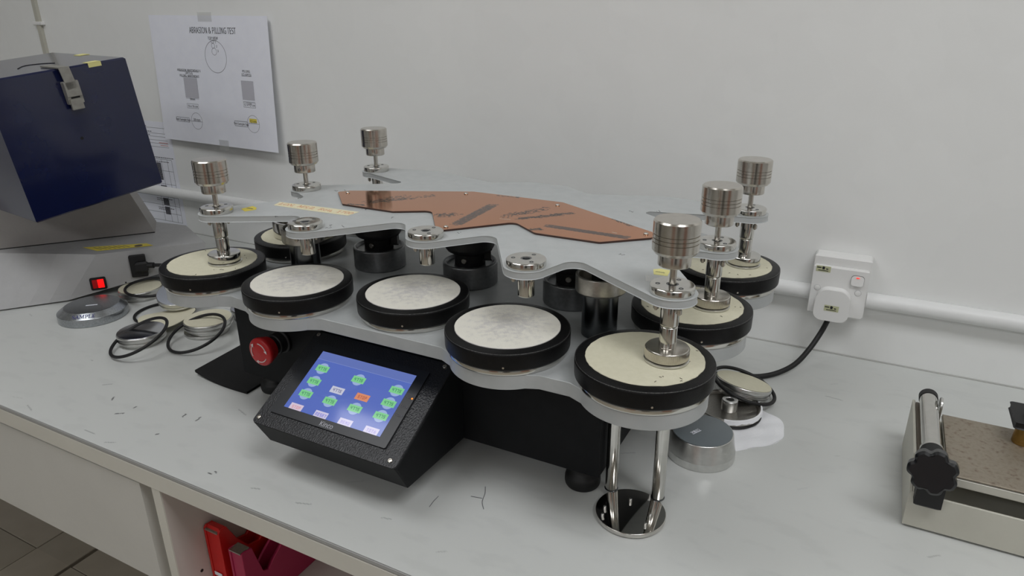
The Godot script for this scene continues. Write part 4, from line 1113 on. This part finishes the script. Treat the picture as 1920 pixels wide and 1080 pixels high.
	m = MB.new(); m.box(Vector3(-0.1297, -0.1319, -0.2967), Vector3(0.1297, 0.1319, 0), 0.003, bx)
	part("box_body", m, M.blue, o)
	m = MB.new(); m.box(Vector3(-0.018, 0.02, 0), Vector3(0.028, 0.134, 0.0018), 0.0006, bx * Transform3D(Basis(), Vector3(-0.012, 0.035, 0)))
	m = MB.new()
	m.box(Vector3(-0.004, 0.094, 0.0135), Vector3(0.015, 0.1345, 0.0155), 0.0006, bx * Transform3D(Basis.from_euler(Vector3(0, 0, 0.09)), Vector3(0.01, 0.0, 0)))
	m.box(Vector3(-0.0045, 0.1325, -0.06), Vector3(0.0125, 0.1345, 0.0145), 0.0006, bx)
	part("strap", m, M.buckle, o)
	m = MB.new(); m.box(Vector3(-0.006, 0.066, 0.002), Vector3(0.022, 0.108, 0.012), 0.001, bx)
	var bu := part("buckle", m, M.buckle, o)
	m = MB.new(); m.box(Vector3(-0.0065, 0.08, 0.0119), Vector3(0.0205, 0.1075, 0.0155), 0.0008, bx)
	part("buckle_plate", m, M.buckle, bu)
	m = MB.new(); m.box(Vector3(0.0, 0.0765, 0.0119), Vector3(0.0165, 0.0795, 0.0124), 0.0001, bx)
	part("buckle_slot", m, M.hole, bu)
	m = MB.new(); m.box(Vector3(-0.004, 0.0555, 0.0095), Vector3(0.018, 0.0765, 0.0145), 0.0012, bx)
	part("buckle_lever", m, M.buckle, bu)
	m = MB.new()
	m.tube(spline(PackedVector3Array([bx * Vector3(-0.03, 0.1322, -0.095), bx * Vector3(-0.005, 0.1322, -0.125), bx * Vector3(0.02, 0.1322, -0.118), bx * Vector3(0.036, 0.1322, -0.09)]), 8), 0.0009, 6)
	part("top_slit", m, M.hole, o)
	m = MB.new(); m.lathe(PackedVector2Array([Vector2(0, 0), Vector2(0.003, 0), Vector2(0.003, 0.0006), Vector2(0, 0.0006)]), bx * Transform3D(Basis.from_euler(Vector3(PI / 2, 0, 0)), Vector3(0, 0, 0)), 16)
	part("screw_hole", m, M.hole, o)
	m = MB.new(); m.box(Vector3(0.055, 0.124, 0.0), Vector3(0.08, 0.1327, 0.0006), 0.0, bx); m.box(Vector3(0.055, 0.132, -0.02), Vector3(0.08, 0.1327, 0.0006), 0.0, bx)
	part("yellow_tape", m, M.tape_y, o)
	m = MB.new(); m.box(Vector3(0.13, 0.118, -0.17), Vector3(0.1305, 0.133, -0.14), 0.0, bx); m.box(Vector3(0.112, 0.132, -0.17), Vector3(0.1303, 0.1328, -0.145), 0.0, bx)
	part("yellow_tape", m, M.tape_y, o)

# turned metal disc with a groove, 22 mm high; cloth on top if wanted
func disc_holder(label: String, at: Vector3, tilt: Vector3, top: Material, cloth: bool, R := 0.045, group := "metal discs lying left of the tester") -> Node3D:
	var t := thing("metal_disc", label, "metal disc", at, group)
	var xf := Transform3D(Basis.from_euler(tilt * PI / 180.0), at)
	var m := MB.new()
	m.lathe(rprof([Vector2(0, 0), Vector2(R - 0.006, 0), Vector2(R - 0.005, 0.006), Vector2(R, 0.0075), Vector2(R, 0.0105), Vector2(R - 0.003, 0.0115), Vector2(R - 0.003, 0.0135), Vector2(R, 0.0145), Vector2(R, 0.021), Vector2(R - 0.001, 0.022), Vector2(0, 0.022)], 0.0006), xf, 80)
	part("body", m, M.alu, t)
	m = MB.new()
	m.lathe(rprof([Vector2(0, 0.0221), Vector2(R - 0.0015, 0.0221), Vector2(R - 0.001, 0.0226), Vector2(R - 0.0016, 0.0232), Vector2(0, 0.0232)], 0.0003), xf, 80)
	part("cloth_disc" if cloth else "polished_face", m, top, t)
	return t

func o_ring(label: String, xf: Transform3D, R: float, wob := 0.0) -> void:
	var m := MB.new(); m.torus(R, 0.0029, xf, wob)
	tagged("rubber_ring", m, M.rubber, label, "rubber ring", "black rubber rings on the worktop")

func build_left_pieces() -> void:
	# bevelled metal weight before the grey base
	var c := Vector3(-0.907, 0.0002, -0.294)
	var t := thing("round_weight", "round sloping-edged metal weight with a small white strip on top, before the grey base", "weight", c)
	var m := MB.new()
	m.lathe(rprof([Vector2(0, 0), Vector2(0.0647, 0), Vector2(0.0657, 0.001), Vector2(0.0657, 0.0165), Vector2(0.065, 0.0172), Vector2(0.0525, 0.0262), Vector2(0.0515, 0.0267), Vector2(0, 0.0267)], 0.0005), T(c.x, c.y, c.z), 96)
	part("weight_body", m, M.zinc, t)
	m = MB.new(); m.box(Vector3(-0.011, 0.0267, -0.002), Vector3(0.011, 0.027, 0.002), 0.0, T(c.x + 0.006, 0, c.z + 0.004, Vector3(0, 42, 0)))
	part("white_strip", m, M.paper, t)
	var sl := Transform3D(Basis.from_euler(Vector3(0, deg_to_rad(42), 0)) * Basis.from_euler(Vector3(deg_to_rad(-54.2), 0, 0)), Vector3(c.x + 0.0392, c.y + 0.0223, c.z + 0.0436))
	words("SAMPLE", 0.008, mat(hexc(40, 44, 120), 0.6), t, sl, "handwriting", "Droid Serif")
	disc_holder("cream topped metal disc under a ring, beside the plug of the grey base", Vector3(-0.9165, 0.0003, -0.4125), Vector3.ZERO, M.cream, true)
	o_ring("black rubber ring lying on the farthest cream topped disc on the left", T(-0.8755, 0.0285, -0.4155, Vector3(-1, 0, -3)), 0.055)
	o_ring("black rubber ring flat on the worktop under the curled cream cloth", T(-0.7819, 0.0031, -0.3679), 0.0575)
	# curled cream cloth disc
	m = MB.new()
	var R := 0.0535
	for i in 24:
		for j in 72:
			var f := func(ii: int, jj: int) -> Vector3:
				var r := R * ii / 24.0; var a := TAU * jj / 72.0
				var p := Vector3(cos(a) * r, 0, sin(a) * r)
				p.y = 0.018 + 0.010 * (p.x / R) * (-p.z / R) + 0.006 * pow(maxf(0.0, p.x / R), 2.0) - 0.004 * pow(maxf(0.0, -p.x / R), 2.0)
				return p + Vector3(-0.7255, 0.0, -0.334)
			m.quad(f.call(i, j), f.call(i + 1, j), f.call(i + 1, j + 1), f.call(i, j + 1), Vector3.UP)
			m.quad(f.call(i, j) - Vector3(0, 0.0013, 0), f.call(i + 1, j) - Vector3(0, 0.0013, 0), f.call(i + 1, j + 1) - Vector3(0, 0.0013, 0), f.call(i, j + 1) - Vector3(0, 0.0013, 0), Vector3.DOWN)
			if i == 23: m.quad(f.call(24, j), f.call(24, j + 1), f.call(24, j + 1) - Vector3(0, 0.0013, 0), f.call(24, j) - Vector3(0, 0.0013, 0), (f.call(24, j) - f.call(20, j)))
	tagged("cloth_disc", m, M.cream, "curled cream cloth disc lying over a black ring and a mirror disc", "cloth disc")
	disc_holder("tilted metal disc with a bluish polished face beneath the left end pad", Vector3(-0.752, 0.0285, -0.392), Vector3(14, 0, -9), M.satin, false)
	disc_holder("dark mirror faced metal disc encircled by a leaning ring, front left", Vector3(-0.7036, 0.0002, -0.2595), Vector3(0, 0, 0), M.mirror, false, 0.0435)
	o_ring("black rubber ring leaning round the dark mirror faced disc", T(-0.6706, 0.0272, -0.2324, Vector3(19.9, 0, 9.7)), 0.055)
	var lo := thing("metal_plate", "thin metal plate under the cream topped disc beside the black housing", "metal plate", Vector3(-0.629, 0.0003, -0.347))
	m = MB.new(); m.lathe(rprof([Vector2(0, 0), Vector2(0.041, 0), Vector2(0.042, 0.001), Vector2(0.042, 0.005), Vector2(0.041, 0.006), Vector2(0, 0.006)], 0.0005), T(-0.629, 0.0003, -0.347), 72)
	part("body", m, M.alu, lo)
	disc_holder("cream topped metal disc stacked on a thin plate beside the black housing", Vector3(-0.624, 0.0066, -0.35), Vector3(0, 0, 0), M.cream, true, 0.0455)
	o_ring("black rubber ring leaning against the tilted cream topped disc", T(-0.5984, 0.0222, -0.3010, Vector3(18.8, 0, 3.5)), 0.055)
	disc_holder("metal disc partly hidden behind the left edge of the black housing", Vector3(-0.606, 0.0002, -0.448), Vector3.ZERO, M.mirror, false)
	# black foam sheet pushed under the housing
	m = MB.new()
	var P := [Vector3(-0.496, 0, -0.210), Vector3(-0.364, 0, -0.203), Vector3(-0.368, 0, -0.33), Vector3(-0.515, 0, -0.345)]
	for i in 16:
		for j in 12:
			var f := func(a: float, b: float) -> Vector3:
				var p: Vector3 = (P[0] as Vector3).lerp(P[1], a).lerp((P[3] as Vector3).lerp(P[2], a), b)
				p.y = 0.0042 + 0.006 * pow(1.0 - a, 3.0) * (1.0 - b)
				p.z += 0.014 * sin(a * PI) * (1.0 - b) * 0.25
				return p
			m.quad(f.call(i / 16.0, j / 12.0), f.call((i + 1) / 16.0, j / 12.0), f.call((i + 1) / 16.0, (j + 1) / 12.0), f.call(i / 16.0, (j + 1) / 12.0), Vector3.UP)
			m.quad(f.call(i / 16.0, j / 12.0) - Vector3(0, 0.004, 0), f.call((i + 1) / 16.0, j / 12.0) - Vector3(0, 0.004, 0), f.call((i + 1) / 16.0, (j + 1) / 12.0) - Vector3(0, 0.004, 0), f.call(i / 16.0, (j + 1) / 12.0) - Vector3(0, 0.004, 0), Vector3.DOWN)
			if j == 0: m.quad(f.call(i / 16.0, 0.0), f.call((i + 1) / 16.0, 0.0), f.call((i + 1) / 16.0, 0.0) - Vector3(0, 0.004, 0), f.call(i / 16.0, 0.0) - Vector3(0, 0.004, 0), Vector3(0, 0, 1))
			if i == 0: m.quad(f.call(0.0, j / 12.0), f.call(0.0, (j + 1) / 12.0), f.call(0.0, (j + 1) / 12.0) - Vector3(0, 0.004, 0), f.call(0.0, j / 12.0) - Vector3(0, 0.004, 0), Vector3(-1, 0, 0))
	tagged("foam_sheet", m, M.foam, "thin black foam sheet on the worktop, pushed under the left end of the housing", "foam sheet")

func build_right_pieces() -> void:
	# frustum weight with a grey top
	var c := Vector3(0.3437, 0.0002, -0.378)
	var t := thing("cone_weight", "cone-sided metal weight with a grey top and tiny white label, right of the tester", "weight", c)
	var m := MB.new()
	m.lathe(rprof([Vector2(0, 0), Vector2(0.0468, 0), Vector2(0.0475, 0.0008), Vector2(0.0475, 0.0118), Vector2(0.0472, 0.0128), Vector2(0.0428, 0.0372), Vector2(0.042, 0.038), Vector2(0.0412, 0.038), Vector2(0, 0.038)], 0.0005), T(c.x, c.y, c.z), 96)
	part("weight_body", m, M.alu, t)
	m = MB.new(); m.lathe(rprof([Vector2(0, 0.0379), Vector2(0.0412, 0.0379), Vector2(0.0412, 0.0386), Vector2(0, 0.0386)], 0.0003), T(c.x, c.y, c.z), 96)
	part("grey_top", m, M.wgrey, t)
	var lx := T(0.3365, 0.0389, -0.369, Vector3(0, 62, 0))
	m = MB.new(); m.box(Vector3(-0.0082, 0, -0.003), Vector3(0.0082, 0.0003, 0.003), 0.0, lx)
	var lb := part("white_label", m, M.paper, t)
	words("GL 590", 0.0042, M.ink, lb, lx * Transform3D(Basis.from_euler(Vector3(-PI / 2, 0, 0)), Vector3(0, 0.0004, 0)))
	# chrome press with two rods joined by a grip
	c = Vector3(0.2987, 0.0002, -0.2045)
	t = thing("chrome_press", "mirror-polished round press plate with two upright chrome rods and small pins", "press", c)
	m = MB.new(); m.lathe(rprof([Vector2(0, 0), Vector2(0.0415, 0), Vector2(0.0435, 0.002), Vector2(0.0435, 0.0066), Vector2(0.043, 0.0072), Vector2(0, 0.0072)], 0.0005), T(c.x, c.y, c.z), 96)
	part("press_plate", m, mat(hexc(206, 203, 198), 0.05, 1.0), t)
	for q in [[0.2615, -0.2365], [0.3208, -0.2455]]:
		m = MB.new(); m.lathe(rprof([Vector2(0, 0), Vector2(0.0082, 0), Vector2(0.0082, 0.165), Vector2(0, 0.165)], 0.0008), T(q[0], 0.0072, q[1]), 32)
		var ro := part("rod", m, M.chrome, t)
		m = MB.new(); m.lathe(PackedVector2Array([Vector2(0.0082, 0), Vector2(0.0089, 0.0002), Vector2(0.0089, 0.001), Vector2(0.0082, 0.0013)]), T(q[0], 0.0072, q[1]), 32)
		part("rod_seat", m, M.gunmetal, ro)
	m = MB.new(); m.tube(PackedVector3Array([Vector3(0.2615, 0.168, -0.2365), Vector3(0.3208, 0.168, -0.2455)]), 0.0075, 20)
	part("grip", m, M.chrome, t)
	for q in [[0.2929, -0.2209], [0.2689, -0.1924], [0.2714, -0.1779], [0.3239, -0.2038], [0.3236, -0.1857]]:
		m = MB.new(); m.cyl(Vector3(q[0], 0.0072, q[1]), 0.0019, 0.005, 0.0003, 14)
		part("pin", m, M.alu, t)
	# white cloth, upturned holder, cream disc and ring behind the cone weight
	m = MB.new()
	var r := RandomNumberGenerator.new(); r.seed = 21
	var edge := [[0.3, -0.43], [0.322, -0.455], [0.35, -0.43], [0.372, -0.402], [0.388, -0.404], [0.408, -0.424], [0.43, -0.443], [0.443, -0.468], [0.442, -0.49], [0.436, -0.517], [0.415, -0.53], [0.37, -0.55], [0.32, -0.54], [0.296, -0.5]]
	var en := PackedVector3Array()
	for q in edge: en.append(Vector3(q[0], 0, q[1]))
	en.append(en[0])
	var sp := spline(en, 8)
	var ctr := Vector3(0.362, 0, -0.478)
	var nr := 12
	var hgt := func(p: Vector3) -> float: return 0.0016 + 0.0011 * sin(p.x * 150.0 + p.z * 70.0) * sin(p.z * 110.0 - p.x * 40.0)
	for i in sp.size() - 1:
		for k in nr:
			var f := func(ii: int, kk: int) -> Vector3:
				var p := ctr.lerp(sp[ii], float(kk) / nr)
				return Vector3(p.x, hgt.call(p) + 0.0002, p.z)
			m.quad(f.call(i, k), f.call(i, k + 1), f.call(i + 1, k + 1), f.call(i + 1, k), Vector3.UP)
		var e0 := Vector3(sp[i].x, hgt.call(sp[i]), sp[i].z); var e1 := Vector3(sp[i + 1].x, hgt.call(sp[i + 1]), sp[i + 1].z)
		m.quad(e0, e1, Vector3(e1.x, 0.0002, e1.z), Vector3(e0.x, 0.0002, e0.z), e0 - ctr)
	tagged("white_cloth", m, M.fabric, "crumpled white cloth piece under the upturned metal holder, right of the tester", "cloth")
	c = Vector3(0.3567, 0.003, -0.5025)
	t = thing("upturned_holder", "upturned metal dish holder with a hollow hub, on the white cloth", "holder", c)
	m = MB.new(); m.lathe(rprof([Vector2(0, 0.004), Vector2(0.0475, 0.004), Vector2(0.0495, 0.0055), Vector2(0.0495, 0.0135), Vector2(0.0475, 0.0145), Vector2(0.0445, 0.013), Vector2(0.043, 0.0085), Vector2(0, 0.0085)], 0.0008), T(c.x, c.y, c.z), 96)
	part("dish", m, M.brushed, t)
	m = MB.new(); m.lathe(rprof([Vector2(0, 0), Vector2(0.049, 0), Vector2(0.0505, 0.002), Vector2(0.049, 0.004), Vector2(0, 0.004)], 0.0008), T(c.x, c.y, c.z), 80)
	part("rubber_foot", m, M.rubber, t)
	m = MB.new(); m.lathe(rprof([Vector2(0.0055, 0.0085), Vector2(0.0122, 0.0085), Vector2(0.0122, 0.0255), Vector2(0.0112, 0.0265), Vector2(0.0062, 0.0265), Vector2(0.0055, 0.0255), Vector2(0.0055, 0.0085)], 0.0005), T(0.3587, c.y, -0.4985), 48)
	var hb := part("hub", m, M.alu, t)
	m = MB.new(); m.cyl(Vector3(0.3587, 0.0115, -0.4985), 0.0056, 0.002, 0.0002, 24)
	part("hub_bore", m, M.hole, hb)
	# torn cloth strip caught round the rim
	m = MB.new()
	for i in 30:
		var a0 := -0.75 + i * 0.075; var a1 := a0 + 0.075
		var w0 := 0.006 + 0.0015 * sin(i * 0.6) * sin(i * 1.31); var w1 := 0.006 + 0.0015 * sin((i + 1) * 0.6) * sin((i + 1) * 1.31)
		var d0 := Vector3(cos(a0), 0, sin(a0)); var d1 := Vector3(cos(a1), 0, sin(a1))
		var top0 := c + d0 * 0.0503 + Vector3(0, 0.0147, 0); var top1 := c + d1 * 0.0503 + Vector3(0, 0.0147, 0)
		m.quad(top0, top1, top1 + d1 * 0.0006 - Vector3(0, w1, 0), top0 + d0 * 0.0006 - Vector3(0, w0, 0), d0)
		m.quad(c + d0 * 0.0478 + Vector3(0, 0.0152, 0), c + d1 * 0.0478 + Vector3(0, 0.0152, 0), top1, top0, Vector3.UP)
	part("torn_cloth_rim", m, M.fabric, t)
	disc_holder("tilted cream topped metal disc leaning on the upturned holder, right of the tester", Vector3(0.3645, 0.0098, -0.5578), Vector3(-13, 0, -7), M.cream, true, 0.0445, "")
	o_ring("black rubber ring round the tilted disc right of the tester", T(0.3682, 0.0255, -0.56, Vector3(-4, 0, -16)), 0.0505)

func build_rub_tester() -> void:
	var t := thing("rub_tester", "beige rubbing tester with rust-stained metal bed, chrome bar and black star knob", "test machine", Vector3(0.85, 0, -0.43))
	var m := MB.new()
	var X0 := 0.6025; var X1 := 1.25; var ZF := -0.338; var ZB := -0.535
	m.box(Vector3(X0, 0.0031, ZB + 0.0031), Vector3(X1 - 0.0001, 0.0055, ZF - 0.0031), 0.0005)
	m.box(Vector3(0.5985, 0.003, ZF - 0.003), Vector3(X1, 0.0505, ZF), 0.0008)
	m.box(Vector3(X0, 0.003, ZB), Vector3(X1, 0.0505, ZB + 0.003), 0.001)
	m.box(Vector3(X0, 0.0056, ZB + 0.0031), Vector3(X0 + 0.003, 0.0504, ZF - 0.0031), 0.0008)
	m.box(Vector3(X1 - 0.003, 0.0056, ZB + 0.0031), Vector3(X1 - 0.0001, 0.0504, ZF - 0.0031), 0.0008)
	part("tray", m, M.beige, t)
	m = MB.new()
	for q in [[0.625, -0.36], [0.625, -0.515], [1.22, -0.36], [1.22, -0.515]]: m = MB.new(); m.cyl(Vector3(q[0], 0.0003, q[1]), 0.009, 0.0032, 0.0006, 20); part("foot", m, M.rubber, t)
	m = MB.new()
	m.box(Vector3(0.6335, 0.0625, -0.3565), Vector3(X1 - 0.01, 0.0735, -0.3535), 0.001)
	m.box(Vector3(0.6335, 0.0055, -0.49), Vector3(X1 - 0.02, 0.0735, -0.47), 0.001); m.box(Vector3(0.6335, 0.0715, -0.505), Vector3(X1 - 0.01, 0.0735, -0.3535), 0.0008)
	part("bed_frame", m, M.beige, t)
	var bm := mat(Color.WHITE, 0.5, 0.35)
	bm.albedo_texture = noise_tex(52, 0.02, [hexc(136, 126, 110), hexc(150, 141, 126), hexc(142, 132, 117), hexc(126, 112, 97), hexc(98, 78, 64)], 512, 6, false, 0.0, [0.0, 0.45, 0.7, 0.86, 1.0])
	tri_mat(bm, 6.0)
	m = MB.new(); m.box(Vector3(0.6345, 0.0736, -0.505), Vector3(X1 - 0.012, 0.076, -0.3555), 0.0005)
	part("metal_bed", m, bm, t)
	m = MB.new(); m.extrude(PackedVector2Array([Vector2(-0.527, 0.0035), Vector2(-0.3412, 0.0035), Vector2(-0.3412, 0.0495), Vector2(-0.378, 0.056), Vector2(-0.382, 0.078), Vector2(-0.527, 0.078)]), 0.5985, 0.6022, 0.0008, Transform3D(Basis(Vector3(0, 0, 1), Vector3(1, 0, 0), Vector3(0, 1, 0)), Vector3.ZERO))
	part("side_plate", m, M.beige, t)
	m = MB.new(); m.box(Vector3(0.6027, 0.0505, -0.522), Vector3(0.612, 0.078, -0.39), 0.0008)
	part("inner_plate", m, M.bound, t)
	# chrome bar, its end cap, bracket and knob
	m = MB.new(); m.tube(PackedVector3Array([Vector3(0.6155, 0.09, -0.512), Vector3(0.6155, 0.09, -0.376)]), 0.0108, 40)
	var bar := part("chrome_bar", m, M.chrome, t)
	m = MB.new(); m.tube(PackedVector3Array([Vector3(0.6155, 0.09, -0.522), Vector3(0.6155, 0.09, -0.511)]), 0.0116, 40)
	part("end_cap", m, M.rubber, bar)
	m = MB.new(); m.tube(PackedVector3Array([Vector3(0.6155, 0.09, -0.378), Vector3(0.6155, 0.09, -0.373)]), 0.0128, 40)
	part("collar", m, M.chrome, bar)
	m = MB.new(); m.extrude(fillet([[-0.011, -0.016, 0.002], [0.011, -0.016, 0.002], [0.011, 0.016, 0.0105], [-0.011, 0.016, 0.0105]]), 0, 0.003, 0.0005, Transform3D(Basis(Vector3(0, 0, 1), Vector3(1, 0, 0), Vector3(0, 1, 0)), Vector3(0.6275, 0.087, -0.497)))
	part("bracket", m, M.alu, t)
	m = MB.new(); m.tube(PackedVector3Array([Vector3(0.6155, 0.09, -0.374), Vector3(0.6155, 0.09, -0.335)]), 0.0125, 32)
	var kb := part("knob_stem", m, M.rubber, t)
	var star := PackedVector2Array()
	for i in 140:
		var a := TAU * i / 140.0
		var q := 0.0262 - 0.0042 * pow(absf(cos(3.5 * a)), 5.0)
		star.append(Vector2(cos(a), sin(a)) * q)
	m = MB.new(); m.extrude(star, 0, 0.019, 0.003, Transform3D(Basis.from_euler(Vector3(PI / 2 - 0.25, 0.1, 0.2)), Vector3(0.616, 0.0895, -0.336)))
	part("star_knob", m, mat(hexc(24, 25, 27), 0.3), kb)
	m = MB.new(); m.box(Vector3(0.6035, 0.041, -0.344), Vector3(0.632, 0.079, -0.3255), 0.003)
	part("bearing_block", m, M.rubber, t)
	# rubbing finger at the edge of the frame: brass peg under a black arm
	m = MB.new(); m.lathe(rprof([Vector2(0, 0), Vector2(0.0118, 0), Vector2(0.012, 0.0008), Vector2(0.0105, 0.026), Vector2(0, 0.026)], 0.0005), T(0.7205, 0.0762, -0.473), 40)
	part("brass_peg", m, M.brass, t)
	m = MB.new(); m.extrude(fillet([[0.7055, -0.512, 0.003], [0.76, -0.512, 0.003], [1.0, -0.5, 0.003], [1.0, -0.465, 0.003], [0.745, -0.456, 0.003], [0.7055, -0.456, 0.003]]), 0.1022, 0.111, 0.0015)
	part("rubbing_arm", m, M.rubber, t)
	m = MB.new(); m.cyl(Vector3(0.7205, 0.111, -0.478), 0.0055, 0.006, 0.0008, 24)
	part("arm_screw", m, M.steel, t)
	m = MB.new(); m.box(Vector3(0.97, 0.0765, -0.5), Vector3(0.99, 0.1025, -0.468), 0.001)
	part("arm_support", m, M.rubber, t)

func build_litter() -> void:
	# loose dark fibres lying on the worktop
	var k := 0
	for q in [[[0.0648, -0.1256], [0.0648, -0.114], [0.0662, -0.1025]], [[0.1093, -0.1709], [0.116, -0.158], [0.121, -0.142], [0.1299, -0.1306]], [[0.1025, -0.145], [0.1176, -0.148]]]:
		var p := PackedVector3Array()
		for w in q: p.append(Vector3(w[0], 0.0006, w[1]))
		var m := MB.new(); m.tube(spline(p, 6), 0.00035, 6)
		tagged("loose_fibre", m, M.ink_grey, ["short straight loose fibre on the worktop before the touch panel", "longest curved loose fibre on the worktop before the housing", "tiny loose fibre beside the longest curved one"][k], "fibre")
		k += 1
